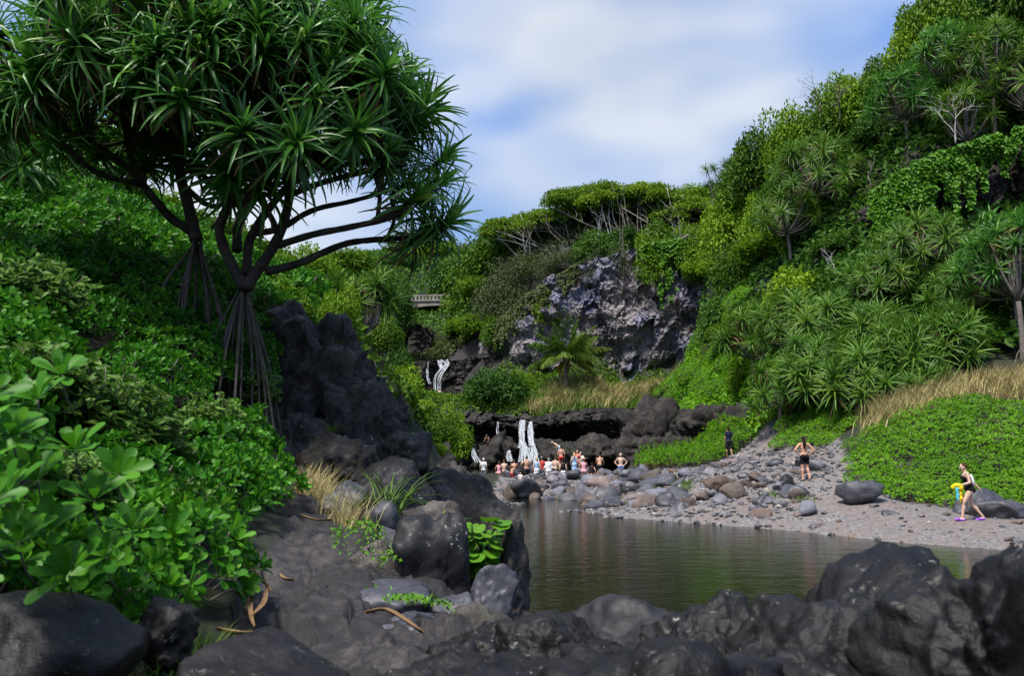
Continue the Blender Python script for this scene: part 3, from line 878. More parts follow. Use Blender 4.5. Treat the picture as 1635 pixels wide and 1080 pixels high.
def rock_verts(level, seed, size, facets=9, sharp=14.0, lump=0.16, fine=0.05, crack=0.0, fold=0.0, flat=0.0):
    rs = np.random.RandomState(seed)
    Nn, T = ico(level)
    acc = np.zeros(len(Nn))
    for k in range(facets):
        m = rs.randn(3); m /= np.linalg.norm(m)
        d = rs.uniform(0.62, 0.95)
        acc += np.exp(sharp * np.clip(Nn @ m / d, -1, 2))
    acc += np.exp(sharp * (0.72 if sharp < 30 else .6)) * 3
    r = sharp / np.log(acc)
    r = r / np.mean(r)
    p = Nn * r[:, None]
    s = np.array(size)
    q = p * s / s.mean()
    r2 = 1 + lump * fbm(q * 1.4 + seed, 4, seed) * 1.4
    p = p * r2[:, None]
    w = p * s
    d = fine * fbm(w * (2.6 / s.mean()) + seed, 5, seed + 3, 0.6)
    if crack:
        wq = w * (2.2 / s.mean()) + 0.3 * np.stack([fbm(w * 2.0 / s.mean(), 2, seed + k) for k in (40, 41, 42)], -1)
        d = d + crack * 1.2 * (facet(wq, seed) + .5 * facet(wq * 2.4, seed + 1) + .22 * facet(wq * 5.5, seed + 2))
    if fold:
        ww = w / s.mean()
        d = d - fold * np.abs(np.sin(7 * ww[:, 1] + 5 * ww[:, 0] + 5 * fbm(ww * 1.7, 3, seed + 60))) ** 0.5 * (fbm(ww * 1.1, 2, seed + 70) + .6)
    p = w + Nn * (d * s.mean())[:, None]
    if flat:
        top = s[2] * flat
        p[:, 2] = np.where(p[:, 2] > top, top + (p[:, 2] - top) * 0.35, p[:, 2])
    return p, T


def rock_px(name, x0, y0, x1, y1, Y, dep, mat, label, seed, level=5, cat='boulder', group=None, rz=0.0, sink=0.25, **kw):
    """a boulder whose front view fills a pixel box at distance Y; dep is its depth in metres over its width"""
    c = at((x0 + x1) / 2, (y0 + y1) / 2, Y)
    Y = c.y; w = (x1 - x0) / F * Y / 2; h = (y1 - y0) / F * Y / 2
    size = (w * 1.03, w * dep, h * (1 + sink))
    c.z -= h * sink
    V, T = rock_verts(level, seed, size, **kw)
    me = mesh(name, V, tris=T, mats=M[mat])
    return tag(obj(name, me, None, c, (0, 0, rz)), label, cat, group)


# the outcrop on the left
L = dict(crack=0.16, fine=0.16, lump=0.3, facets=10, fold=.05)
oc = empty('lava_outcrop', at(500, 640, 17)); tag(oc, 'craggy black lava outcrop below the big pandanus tree', 'rock')
def outcrop_block(x0, y0, x1, y1, Y, dep, seed, level=5, **kw):
    o = rock_px('rock_block', x0, y0, x1, y1, Y, dep, 'lava', None, seed, level, None, **{**L, **kw})
    if 'category' in o: del o['category']
    o.parent = oc; o.location = o.location - oc.location
    return o
outcrop_block(385, 522, 600, 715, 17.2, 0.9, 101, lump=.2)
outcrop_block(470, 530, 602, 680, 16.8, 0.9, 102, lump=.2)
outcrop_block(420, 560, 560, 720, 15.6, 0.8, 103)
outcrop_block(520, 600, 640, 740, 15.2, 0.9, 104)
outcrop_block(570, 620, 645, 720, 15.8, 1.2, 107, 5)
outcrop_block(490, 690, 610, 790, 13.4, 0.9, 105)
outcrop_block(430, 660, 520, 730, 14.0, 1.0, 106, 5)
outcrop_block(395, 530, 470, 640, 16.0, 1.0, 108, 5)

S = dict(lump=0.2, fine=0.045, facets=11, crack=.03)
rock_px('boulder', 603, 692, 686, 762, 13.4, 0.9, 'black', 'round black boulder with white specks balanced above the larger black one', 111, 5, **S)
rock_px('boulder', 578, 738, 697, 830, 12.6, 0.9, 'black', 'big smooth black boulder wedged under the round speckled one', 112, 5, **S)
rock_px('boulder', 676, 772, 802, 880, 14.4, 1.3, 'lava', 'broad grey lava boulder sloping to the pool behind the broad-leaved plant', 113, 5, rz=.3, crack=0.035, lump=0.18, fine=.05, facets=9)
rock_px('boulder', 640, 800, 720, 880, 12.4, 1.2, 'lava', 'cracked grey lava boulder behind the tuft of strap leaves', 114, 5, crack=0.04, lump=0.2, fine=.05)
rock_px('boulder', 512, 782, 588, 840, 10.6, 1.0, 'smooth', 'grey block of rock beside the straw coloured grass', 115, 5, **S)
rock_px('boulder', 578, 806, 632, 850, 9.9, 1.0, 'smooth', 'small squarish grey rock right below the green grass tuft', 116, 4, **S)
rock_px('boulder', 594, 838, 690, 915, 8.6, 1.0, 'smooth', 'grey boulder leaning on the tall smooth boulder at the path edge', 117, 5, **S)
rock_px('boulder', 634, 850, 750, 985, 7.9, 0.9, 'black', 'tall smooth dark boulder with domed top beside the path', 118, 5, sharp=16, **S)
rock_px('boulder', 578, 918, 698, 1000, 6.7, 1.1, 'smooth', 'flat topped blue grey boulder set in the path', 119, 5, flat=.55, **S)
rock_px('boulder', 596, 978, 704, 1050, 5.9, 1.0, 'smooth', 'low cracked grey rock in front of the flat topped boulder', 127, 5, **S)
rock_px('boulder', 556, 872, 640, 932, 8.0, 1.0, 'lava', 'rough low rock among the weeds at the path edge', 128, 5, **S)
rock_px('boulder', 690, 985, 800, 1050, 6.0, 1.1, 'lava', 'dark low rock in front of the shiny boulder', 129, 5, **S)
rock_px('boulder', 688, 948, 770, 1010, 6.9, 1.0, 'smooth', 'low grey rock between the flat boulder and the pool side boulder', 120, 5, **S)
rock_px('boulder', 744, 903, 822, 1012, 7.5, 0.9, 'smooth', 'shiny blue grey boulder at the brink of the pool', 121, 5, **S)
rock_px('boulder', 782, 862, 836, 1010, 8.8, 1.1, 'lava', 'dark upright rock dropping straight into the pool', 122, 5, crack=.06, lump=.2, fine=.08)
rock_px('boulder', 700, 870, 800, 960, 9.6, 1.0, 'lava', 'dark rock hidden behind the broad-leaved plant', 123, 5, crack=.05)
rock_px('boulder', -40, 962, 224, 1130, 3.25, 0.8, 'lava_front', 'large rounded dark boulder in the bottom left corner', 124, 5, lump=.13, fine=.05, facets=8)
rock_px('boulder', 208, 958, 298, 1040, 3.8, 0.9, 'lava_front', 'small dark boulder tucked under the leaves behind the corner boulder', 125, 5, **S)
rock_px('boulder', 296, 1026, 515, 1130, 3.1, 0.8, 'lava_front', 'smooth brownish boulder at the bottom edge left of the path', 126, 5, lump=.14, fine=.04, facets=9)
# foreground ridge of lava
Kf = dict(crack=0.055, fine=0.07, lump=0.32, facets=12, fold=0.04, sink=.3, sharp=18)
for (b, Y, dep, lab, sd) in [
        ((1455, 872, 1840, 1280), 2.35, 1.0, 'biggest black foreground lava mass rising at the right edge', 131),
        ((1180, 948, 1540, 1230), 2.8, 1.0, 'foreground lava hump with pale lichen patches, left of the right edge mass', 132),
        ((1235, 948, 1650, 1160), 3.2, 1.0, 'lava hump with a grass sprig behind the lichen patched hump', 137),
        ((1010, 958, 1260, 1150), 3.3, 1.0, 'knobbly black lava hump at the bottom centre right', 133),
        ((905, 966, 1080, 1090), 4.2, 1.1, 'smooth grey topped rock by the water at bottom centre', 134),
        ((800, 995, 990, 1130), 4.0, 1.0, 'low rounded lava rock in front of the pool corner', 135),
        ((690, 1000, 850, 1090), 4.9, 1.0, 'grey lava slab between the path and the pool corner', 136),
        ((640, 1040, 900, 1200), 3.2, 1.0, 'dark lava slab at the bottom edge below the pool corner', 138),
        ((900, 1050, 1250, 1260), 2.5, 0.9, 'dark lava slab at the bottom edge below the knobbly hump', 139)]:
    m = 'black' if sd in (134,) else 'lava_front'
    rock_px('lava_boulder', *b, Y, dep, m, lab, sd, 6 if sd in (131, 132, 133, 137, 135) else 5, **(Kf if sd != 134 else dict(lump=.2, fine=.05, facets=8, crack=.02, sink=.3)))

# rocks around the upper pool
E = dict(crack=0.2, fine=0.16, lump=0.25, facets=10)
for (b, Y, dep, lab, sd) in [
        ((985, 662, 1115, 745), 54, .9, 'massive black rock block right of the bathing pool', 141),
        ((1090, 655, 1180, 705), 53, .9, 'dark rock behind the bushes left of the man in navy', 142),
        ((1160, 660, 1250, 715), 50, .9, 'dark streaked rock at the top of the gravel path', 143),
        ((850, 700, 930, 745), 58, .8, 'low lumpy lava rock right of the twin waterfall', 144),
        ((905, 698, 1010, 745), 57, .9, 'ridged lava rock behind the standing bathers', 145),
        ((755, 700, 822, 752), 57.5, .9, 'rounded brown lava rock left of the twin waterfall', 146),
        ((838, 712, 850, 726), 57.3, 1.0, 'small dark rock splitting the twin waterfall', 147),
        ((690, 700, 765, 760), 57.5, .9, 'dark lava rock under the leaning tree left of the pool', 148),
        ((715, 660, 775, 705), 60.5, .8, 'rounded overhanging lava block below the round tree', 149),
        ((1040, 705, 1110, 745), 51, .9, 'dark rock at the right end of the bathing pool', 150),
        ((660, 720, 720, 775), 44, 1.0, 'dark rock beside the left shrubs above the pool', 151)]:
    rock_px('lava_boulder', *b, Y, dep, 'ledge', lab, sd, 5 if b[2] - b[0] > 60 else 4, **E)
rock_px('boulder', 670, 746, 740, 800, 30, 1.2, 'lava', 'dark bank rock behind the broad grey boulder', 152, 5, **E)

# named stones on the beach
BS = [((1348, 768, 1398, 802), 26.8, 'smooth', 'large angular dark grey boulder alone on the sandy path', 161),
      ((1572, 795, 1640, 826), 24.4, 'smooth', 'flat topped blue grey boulder behind the walking woman', 162),
      ((1530, 789, 1590, 818), 25.4, 'smooth', 'low grey slab under the bank beside the walking woman', 163),
      ((1126, 758, 1160, 783), 33, 'rust', 'pale flat topped boulder in the middle of the stony beach', 164),
      ((1155, 780, 1186, 805), 30.8, 'rust', 'brownish grey angular boulder below the pale flat topped one', 165),
      ((1066, 802, 1106, 832), 30.5, 'smooth', 'egg shaped dark grey boulder at the waterline', 166),
      ((1196, 814, 1232, 842), 27.4, 'rust', 'brown wedge shaped boulder at the waterline', 167),
      ((1200, 792, 1226, 815), 29, 'smooth', 'upright grey boulder on gravel above the brown wedge', 168),
      ((1246, 782, 1282, 800), 29, 'smooth', 'long smooth grey boulder below the woman with long hair', 169),
      ((1240, 764, 1274, 790), 30.4, 'black', 'mossy dark boulder left of the woman with long hair', 170),
      ((1310, 745, 1345, 764), 32, 'smooth', 'rounded dark boulder right of the woman with long hair', 171),
      ((1300, 842, 1332, 856), 25, 'rust', 'small pale stone lying at the water edge', 172),
      ((1405, 815, 1434, 830), 25, 'smooth', 'small flat grey stone on the sand', 173),
      ((940, 790, 985, 818), 40, 'smooth', 'big dark stone on the right part of the rock dam', 174),
      ((820, 765, 868, 796), 44.5, 'smooth', 'biggest grey stone of the rock dam below the bathers', 175),
      ((1405, 735, 1432, 760), 31.5, 'black', 'dark rock showing in the leafy bank', 176),
      ((1245, 800, 1262, 822), 28, 'smooth', 'upright slate grey stone near the orange brown stone', 177),
      ((1258, 800, 1276, 812), 28.2, 'rust', 'small orange brown stone among grey ones', 178)]
for b, Y, mat, lab, sd in BS:
    rock_px('boulder', *b, Y, .85, mat, lab, sd, 4, lump=.16, fine=.05, facets=11, sharp=34)

# many stones of the dam and the beach: shared shapes
RV = []
for k in range(9):
    rs = np.random.RandomState(300 + k)
    V, T = rock_verts(3, 300 + k, (1, rs.uniform(.7, 1.0), rs.uniform(.5, .8)), facets=7, sharp=18, lump=.16, fine=.05)
    RV.append([mesh('stone', V, tris=T, mats=M[m]) for m in ('stone', 'rust', 'smooth', 'black')])
rs = np.random.RandomState(5)
bx = np.array(BEACH)
placed = []
DAM = plan([(795, 800, 42), (840, 808, 40), (900, 818, 37.5), (1000, 828, 34), (1080, 834, 32), (1090, 790, 35), (1080, 765, 41), (1040, 750, 47), (930, 762, 50), (815, 770, 50)])
MIDB = plan([(1080, 836, 31), (1300, 853, 25.5), (1300, 800, 28), (1330, 765, 31), (1330, 715, 38), (1220, 715, 43), (1060, 745, 46)])
SAND = plan([(1300, 855, 25), (1500, 870, 20.5), (1800, 850, 21), (1640, 805, 26.5), (1400, 790, 27.5), (1330, 770, 30)])
zones = [(DAM, 150, (.22, .62), (.6, .14, .2, .06), 'dam', 'stones of the rock dam', 'stone in the dam between the pools'),
         (MIDB, 85, (.14, .42), (.7, .2, .06, .04), 'beach', 'stones on the middle of the beach', 'stone on gravel around the long haired woman'),
         (SAND, 22, (.08, .22), (.8, .15, .05, 0), 'sand', 'stones on the sandy path', 'stone on the sandy path')]
colour = {0: 'grey', 1: 'rusty brown', 2: 'slate grey', 3: 'black'}
for poly, cnt, (s0, s1), pr, zn, grp, txt in zones:
    P = np.array(poly); k = 0; tries = 0
    while k < cnt and tries < 9000:
        tries += 1
        x, y = rs.uniform(P[:, 0].min(), P[:, 0].max()), rs.uniform(P[:, 1].min(), P[:, 1].max())
        if not in_poly(np.array([x]), np.array([y]), poly)[0]: continue
        r = s0 + (s1 - s0) * rs.rand() ** 2.2
        if any((x - a) ** 2 + (y - b) ** 2 < (0.72 * (r + c)) ** 2 for a, b, c in placed): continue
        z = h1(x, y)
        if z < -0.15: continue
        placed.append((x, y, r)); k += 1
        ci = rs.choice(4, p=pr)
        if z < 0.35 and rs.rand() < .45: ci = 1
        big = 'large' if r > s0 + .6 * (s1 - s0) else ('small' if r < s0 + .25 * (s1 - s0) else 'mid-sized')
        sx = 817.5 + F * x / (y * _cp + (z - CAMZ) * _sp)
        lm = next(t_ for lim, t_ in {'dam': [(860, ' at its left end'), (930, ' below the white towel bather'), (1000, ' below the straw hat'), (1e9, ' towards the beach')], 'beach': [(1130, ', dam side'), (1230, ', left of her'), (1e9, ', near her')], 'sand': [(1400, ', left of the angular boulder'), (1e9, ', right of the angular boulder')]}[zn] if sx < lim)
        o = obj('stone', RV[rs.randint(9)][ci], None, (x, y, z + r * .22), (rs.uniform(-.3, .3), rs.uniform(-.3, .3), rs.uniform(0, 6.3)), r * rs.uniform(.85, 1.15))
        tag(o, '%s %s %s%s' % (big, colour[ci], txt, lm), 'stone', '%s %s %s%s' % (big, colour[ci], grp, lm))
# pebbles nobody could count
Vi, Ti = ico(1)
mb = MB(); n = 0
allp = [z[0] for z in zones]
while n < 2600:
    x, y = rs.uniform(bx[:, 0].min(), bx[:, 0].max()), rs.uniform(bx[:, 1].min(), bx[:, 1].max())
    if not in_poly(np.array([x]), np.array([y]), BEACH)[0]: continue
    insand = in_poly(np.array([x]), np.array([y]), SAND)[0]
    if insand and rs.rand() < .8: continue
    z = h1(x, y)
    if z < -.1: continue
    r = rs.uniform(.03, .075) if insand else rs.uniform(.045, .16)
    V = Vi * (1 + .25 * rs.randn(len(Vi), 1).clip(-1.3, 1.3)) * np.array([r, r * rs.uniform(.6, 1), r * rs.uniform(.4, .7)])
    a = rs.uniform(0, 6.28); V = V @ np.array([[math.cos(a), -math.sin(a), 0], [math.sin(a), math.cos(a), 0], [0, 0, 1]])
    mb.add(V + np.array([x, y, z + r * .15]), None, Ti, rs.rand())
    n += 1
def pebble_mat():
    m = bpy.data.materials.new('pebbles'); n, l, b = nodes(m)
    a = n.new('ShaderNodeAttribute'); a.attribute_name = 'var'
    l.new(ramp(n, l, a.outputs['Fac'], [(0, (.05, .05, .058)), (.5, (.12, .12, .135)), (.8, (.21, .20, .205)), (.9, (.16, .115, .09)), (1, (.36, .33, .30))]), b.inputs['Base Color'])
    b.inputs['Roughness'].default_value = .75
    return m
M['pebble'] = pebble_mat()
tag(obj('pebbles', mb.build('pebbles', M['pebble'], False)), 'loose grey pebbles scattered over the beach and dam', 'pebbles', kind='stuff')
# ------------------------------------------------------------------ foliage shapes
def frames(d, up=(0, 0, 1)):
    """orthonormal frames for many directions: forward d, side s, normal n"""
    d = d / (np.linalg.norm(d, axis=1)[:, None] + 1e-9)
    u = np.broadcast_to(np.asarray(up, float), d.shape)
    s = np.cross(d, u); ln = np.linalg.norm(s, axis=1)
    s[ln < 1e-3] = (1, 0, 0)
    s = s / (np.linalg.norm(s, axis=1)[:, None] + 1e-9)
    return d, s, np.cross(s, d)


def leaf_quads(mb, P, D, Nrm, length, width, var, mat=0, fold=0.15, droop=0.12):
    """many pointed-oval leaves of six points each"""
    n = len(P)
    D = D / (np.linalg.norm(D, axis=1)[:, None] + 1e-9)
    S = np.cross(D, Nrm); S /= np.linalg.norm(S, axis=1)[:, None] + 1e-9
    N2 = np.cross(S, D)
    L = np.broadcast_to(length, (n,))[:, None]; W = np.broadcast_to(width, (n,))[:, None]
    a = P
    b = P + D * L * .35 + S * W * .5 + N2 * fold * W
    b2 = P + D * L * .72 + S * W * .38 + N2 * (fold * W - droop * L * .4)
    c = P + D * L * .35 - S * W * .5 + N2 * fold * W
    c2 = P + D * L * .72 - S * W * .38 + N2 * (fold * W - droop * L * .4)
    e = P + D * L - N2 * droop * L
    V = np.stack([a, b, b2, e, c2, c], 1).reshape(-1, 3)
    k = np.arange(n) * 6
    Q = np.concatenate([np.stack([k, k + 1, k + 2, k + 3], -1), np.stack([k, k + 3, k + 4, k + 5], -1)])
    mb.add(V, Q, None, np.repeat(np.broadcast_to(var, (n,)), 6), mat)


def rnd_unit(rs, n):
    v = rs.randn(n, 3)
    return v / np.linalg.norm(v, axis=1)[:, None]


def strap_leaf(rs, e0, bend, length, width, az, base, kink=None, K=7):
    t = np.linspace(0, 1, K + 1)
    el = e0 - bend * t ** 1.4
    if kink is not None:
        el = np.where(t > kink, np.minimum(el, -1.25 + 0.2 * rs.randn()), el)
    ds = length / K
    r = np.concatenate([[0], np.cumsum(np.cos(el[:-1]) * ds)])
    z = np.concatenate([[0], np.cumsum(np.sin(el[:-1]) * ds)])
    w = width * np.clip(1.06 - t, 0.0, 1) ** 0.62 * (0.75 + 0.25 * np.minimum(1, t * 6))
    tw = az + 0.12 * rs.randn() * t
    c, s = np.cos(tw), np.sin(tw)
    mid = np.stack([base[0] + r * c, base[1] + r * s, base[2] + z], -1)
    side = np.stack([-s, c, 0 * s], -1)
    nrm = np.stack([-np.sin(el) * c, -np.sin(el) * s, np.cos(el)], -1)
    Lf = mid + side * w[:, None] * .5 + nrm * w[:, None] * .28
    Rt = mid - side * w[:, None] * .5 + nrm * w[:, None] * .28
    V = np.stack([Lf, mid, Rt], 1).reshape(-1, 3)
    k = np.arange(K) * 3
    Q = np.concatenate([np.stack([k, k + 1, k + 4, k + 3], -1), np.stack([k + 1, k + 2, k + 5, k + 4], -1)])
    return V, Q


def pandanus_head(seed, mat, n=46, length=1.0, width=.062, dead=5, kinks=.55):
    rs = np.random.RandomState(seed); mb = MB()
    for k in range(n):
        f = k / n
        az = k * 2.4 + rs.uniform(-.2, .2)
        e0 = 1.35 - 1.75 * f ** 0.9 + .12 * rs.randn()
        V, Q = strap_leaf(rs, e0, rs.uniform(.5, 1.3), length * rs.uniform(.8, 1.1) * (0.72 + .28 * min(1, f * 3)), width * rs.uniform(.85, 1.1), az,
                          (0.03 * math.cos(az), 0.03 * math.sin(az), .16 - .26 * f), rs.uniform(.5, .8) if rs.rand() < kinks * (.4 + f) else None)
        mb.add(V, Q, None, np.clip(.5 + .22 * rs.randn() - .2 * f, 0, 1), 0)
    for k in range(dead):
        az = rs.uniform(0, 6.28)
        V, Q = strap_leaf(rs, rs.uniform(-.9, -.3), rs.uniform(.4, .9), length * rs.uniform(.6, .95), width * .8, az, (.03 * math.cos(az), .03 * math.sin(az), -.14))
        mb.add(V, Q, None, rs.rand(), 1)
    return mb.build('leaf_head', [mat, M['dead']])


HEADS = [pandanus_head(400 + k, M['pand'], 38 + 4 * (k % 3), 1.0, .092, 3 + 2 * (k % 4)) for k in range(8)]
HEADS_Y = [pandanus_head(420 + k, M['pand_y'], 38 + 4 * (k % 4), 1.0, .075, 3 + 3 * (k % 3), .3) for k in range(8)]


def head_at(parent, heads, rs, p, d, s):
    d = Vector(d).normalized()
    q = d.to_track_quat('Z', 'Y') @ Quaternion((0, 0, 1), rs.uniform(0, 6.28))
    o = obj('leaf_head', heads[rs.randint(len(heads))], parent, Vector(p), q.to_euler(), s)
    return o


# ------------------------------------------------------------------ the big pandanus tree
def big_pandanus():
    rs = np.random.RandomState(77)
    base = at(370, 590, 13.2)
    t = empty('pandanus_tree', base)
    tag(t, 'large spreading pandanus tree with stilt roots on the left slope', 'tree')
    B = np.array(base)
    lp = lambda a: np.array(at(*a)) - B
    traced = [
        ([(314, 385, 13.6), (306, 350, 13.6), (290, 290, 13.6), (280, 220, 13.5), (268, 150, 13.4), (262, 80, 13.3)], .135, .07),
        ([(308, 372, 13.6), (270, 345, 13.5), (225, 290, 13.3), (180, 250, 13.0), (120, 215, 12.7), (60, 185, 12.5)], .10, .05),
        ([(225, 290, 13.3), (206, 240, 13.1), (198, 180, 12.9), (200, 110, 12.8)], .08, .05),
        ([(292, 290, 13.6), (265, 235, 14.0), (230, 205, 14.4), (180, 180, 14.8)], .07, .04),
        ([(392, 462, 13.0), (366, 415, 13.0), (350, 370, 12.9), (362, 330, 12.8), (370, 270, 12.7), (380, 200, 12.6)], .12, .06),
        ([(392, 462, 13.0), (420, 420, 12.9), (448, 370, 12.7), (462, 310, 12.5), (474, 250, 12.3), (470, 190, 12.2)], .12, .06),
        ([(378, 400, 13.2), (382, 350, 13.5), (400, 300, 13.8), (412, 240, 14.1), (430, 180, 14.4)], .10, .05),
        ([(395, 440, 13.2), (400, 380, 13.4), (440, 320, 13.6), (475, 285, 13.8), (530, 255, 14.2), (580, 200, 14.6)], .10, .05),
        ([(425, 435, 13.0), (480, 420, 13.0), (540, 393, 13.1), (600, 382, 13.2), (680, 380, 13.3)], .085, .05),
        ([(445, 390, 12.8), (500, 375, 12.6), (570, 360, 12.5), (630, 345, 12.4), (655, 330, 12.4)], .075, .045),
        ([(400, 375, 13.4), (450, 362, 13.7), (500, 335, 14.0), (560, 322, 14.2), (620, 305, 14.3)], .075, .045),
        ([(462, 310, 12.6), (520, 290, 12.4), (580, 275, 12.3), (650, 262, 12.4)], .065, .04),
        ([(440, 320, 13.6), (490, 270, 13.6), (560, 262, 13.5), (640, 258, 13.5)], .06, .04),
        ([(412, 240, 14.1), (470, 190, 14.4), (540, 130, 14.6), (580, 90, 14.8)], .06, .04),
    ]
    pts = []
    for P, r0, r1 in traced:
        C = spline([lp(p) for p in P], 22)
        C = C + .02 * np.stack([fbm(C * 2 + s, 2, s) for s in (1, 2, 3)], -1)
        rr = .85 * np.linspace(r0, r1, 22) * (1 + .05 * np.sin(np.arange(22) * 2.1))
        mb = MB(); mb.add(*tube_arrays(C, rr, 9)); obj('branch', mb.build('branch', M['bark']), t)
        pts += [(C[k], rr[k]) for k in range(8, 22)]
    PP = np.array([p for p, _ in pts]); RRr = np.array([r for _, r in pts])
    # heads over a dome
    cen = np.array(at(345, 262, 13.3)) - B
    rx, ry, rz = 3.75, 3.1, 3.15
    Hd = []
    ga = math.pi * (3 - math.sqrt(5))
    N = 185
    for k in range(N):
        zz = 1 - .80 * (k + .5) / N
        r = math.sqrt(max(0, 1 - zz * zz)); a = k * ga
        s = rs.uniform(.80, 1.05)
        p = cen + np.array([rx * r * math.cos(a), ry * r * math.sin(a), rz * zz]) * s + rs.randn(3) * .12
        nd = np.array([r * math.cos(a) / rx, r * math.sin(a) / ry, zz / rz]); nd /= np.linalg.norm(nd)
        nd = nd + np.array([0, 0, .75]); Hd.append((p, nd / np.linalg.norm(nd)))
    for a in [(700, 362, 13.2), (655, 325, 12.5), (640, 300, 13.8), (690, 300, 13.0), (665, 385, 13.4), (610, 250, 12.2), (560, 215, 11.6), (470, 235, 11.2), (385, 215, 11.0), (360, 280, 12.0), (225, 130, 10.9), (290, 160, 10.8), (60, 150, 11.3), (100, 230, 11.9), (20, 190, 12.2), (700, 260, 13.4), (420, 300, 12.3), (330, 110, 10.9), (150, 100, 11.0), (500, 160, 11.2), (-60, 120, 12), (-40, 220, 13), (540, 60, 12.2), (450, 20, 11.5)]:
        p = lp(a); nd = (p - cen); nd /= np.linalg.norm(nd); nd = nd * .8 + np.array([0, -.15, .7])
        Hd.append((p, nd / np.linalg.norm(nd)))
    mbt = None
    for p, nd in Hd:
        low = p - np.array([0, 0, .5]) - .25 * nd
        dd = np.linalg.norm(PP - low, axis=1) + .6 * np.maximum(0, PP[:, 2] - p[2] + .2)
        k = int(np.argmin(dd))
        q = PP[k]; r0 = min(RRr[k] * .8, .06)
        mid = q * .45 + p * .55 - np.array([0, 0, .12 * np.linalg.norm(p - q)])
        C = spline([q, mid, p - .22 * nd, p], 9)
        mb = MB(); mb.add(*tube_arrays(C, np.linspace(r0, .035, 9), 6)); obj('twig', mb.build('twig', M['bark']), t)
        head_at(t, HEADS, rs, p, nd + rs.randn(3) * .18, rs.uniform(.68, .98))
    # stilt roots
    for apex, n, spread in [((314, 384, 13.6), 20, [(235, 500), (400, 590)]), ((388, 462, 13.1), 20, [(310, 560), (440, 640)])]:
        ap = lp(apex)
        for k in range(n):
            a = rs.uniform(0, 6.28); rr = rs.uniform(.25, 1.15)
            g = np.array([ap[0] + B[0] + rr * math.cos(a) * .85 + (.15 if n else 0), ap[1] + B[1] + rr * math.sin(a) * .8 - .35, 0])
            g[2] = h1(g[0], g[1]) - .12
            g = g - B
            s = ap + np.array([math.cos(a) * .07, math.sin(a) * .07, rs.uniform(-.15, .05)])
            m = s * .5 + g * .5 + np.array([math.cos(a) * .06, math.sin(a) * .06, .10])
            mb = MB(); mb.add(*tube_arrays(spline([s, m, g], 9), np.linspace(.022, .017, 9) * rs.uniform(.7, 1.25), 6))
            obj('stilt_root', mb.build('stilt_root', M['root']), t)
    return t

big_pandanus()


# ------------------------------------------------------------------ smaller pandanus trees
def pandanus(px, ytop, Y, w_px, label, seed, yellow_heads=True, nheads=14, group='pandanus trees on the right hillside', leaf=1.0, bark='bark_grey', base=None):
    rs = np.random.RandomState(seed)
    top = at(px, ytop, Y); Y = top.y
    x, y = (base[0], base[1]) if base else (top.x, top.y)
    z = h1(x, y)
    h = max(1.6, top.z - z) - leaf * .75
    w = w_px / F * Y / 2
    t = empty('pandanus_tree', (x, y, z)); tag(t, label, 'tree', group)
    heads = HEADS_Y if yellow_heads else HEADS
    mb = MB()
    lean = np.array([top.x - x, top.y - y, 0]) + np.array([rs.uniform(-.3, .3), rs.uniform(-.3, .3), 0])
    fork = np.array([lean[0] * .5, lean[1] * .5, max(.4, h * .42)])
    mb.add(*tube_arrays(spline([(0, 0, -.3), fork * .5 + rs.randn(3) * .05, fork], 8), np.linspace(.15, .11, 8), 8))
    for k in range(5):
        a = k * 1.26 + rs.uniform(0, 1); r = rs.uniform(.3, .6)
        mb.add(*tube_arrays(spline([(0, 0, rs.uniform(.5, .9)), (r * .5 * math.cos(a), r * .5 * math.sin(a), .35), (r * math.cos(a), r * math.sin(a), -.4)], 5), .03, 5))
    ga = 2.4
    for k in range(nheads):
        f = (k + .5) / nheads
        zz = 1 - 1.15 * f; r = math.sqrt(1 - zz * zz); a = k * ga + rs.uniform(-.3, .3)
        p = np.array([lean[0] + (w - leaf * .45) * r * math.cos(a), lean[1] + (w - leaf * .45) * r * math.sin(a) * .9, h - (1 - zz) * min(h * .62, w * 1.05)]) + rs.randn(3) * .12
        nd = np.array([r * math.cos(a), r * math.sin(a), .6 + max(zz, 0)]); nd /= np.linalg.norm(nd)
        m = fork * .5 + p * .5 - np.array([0, 0, .25])
        mb.add(*tube_arrays(spline([fork, m, p - .2 * nd, p], 7), np.linspace(.075, .035, 7), 6))
        head_at(t, heads, rs, p, nd + rs.randn(3) * .25, leaf * rs.uniform(.65, 1.1))
    obj('trunk', mb.build('trunk', M[bark]), t)
    return t


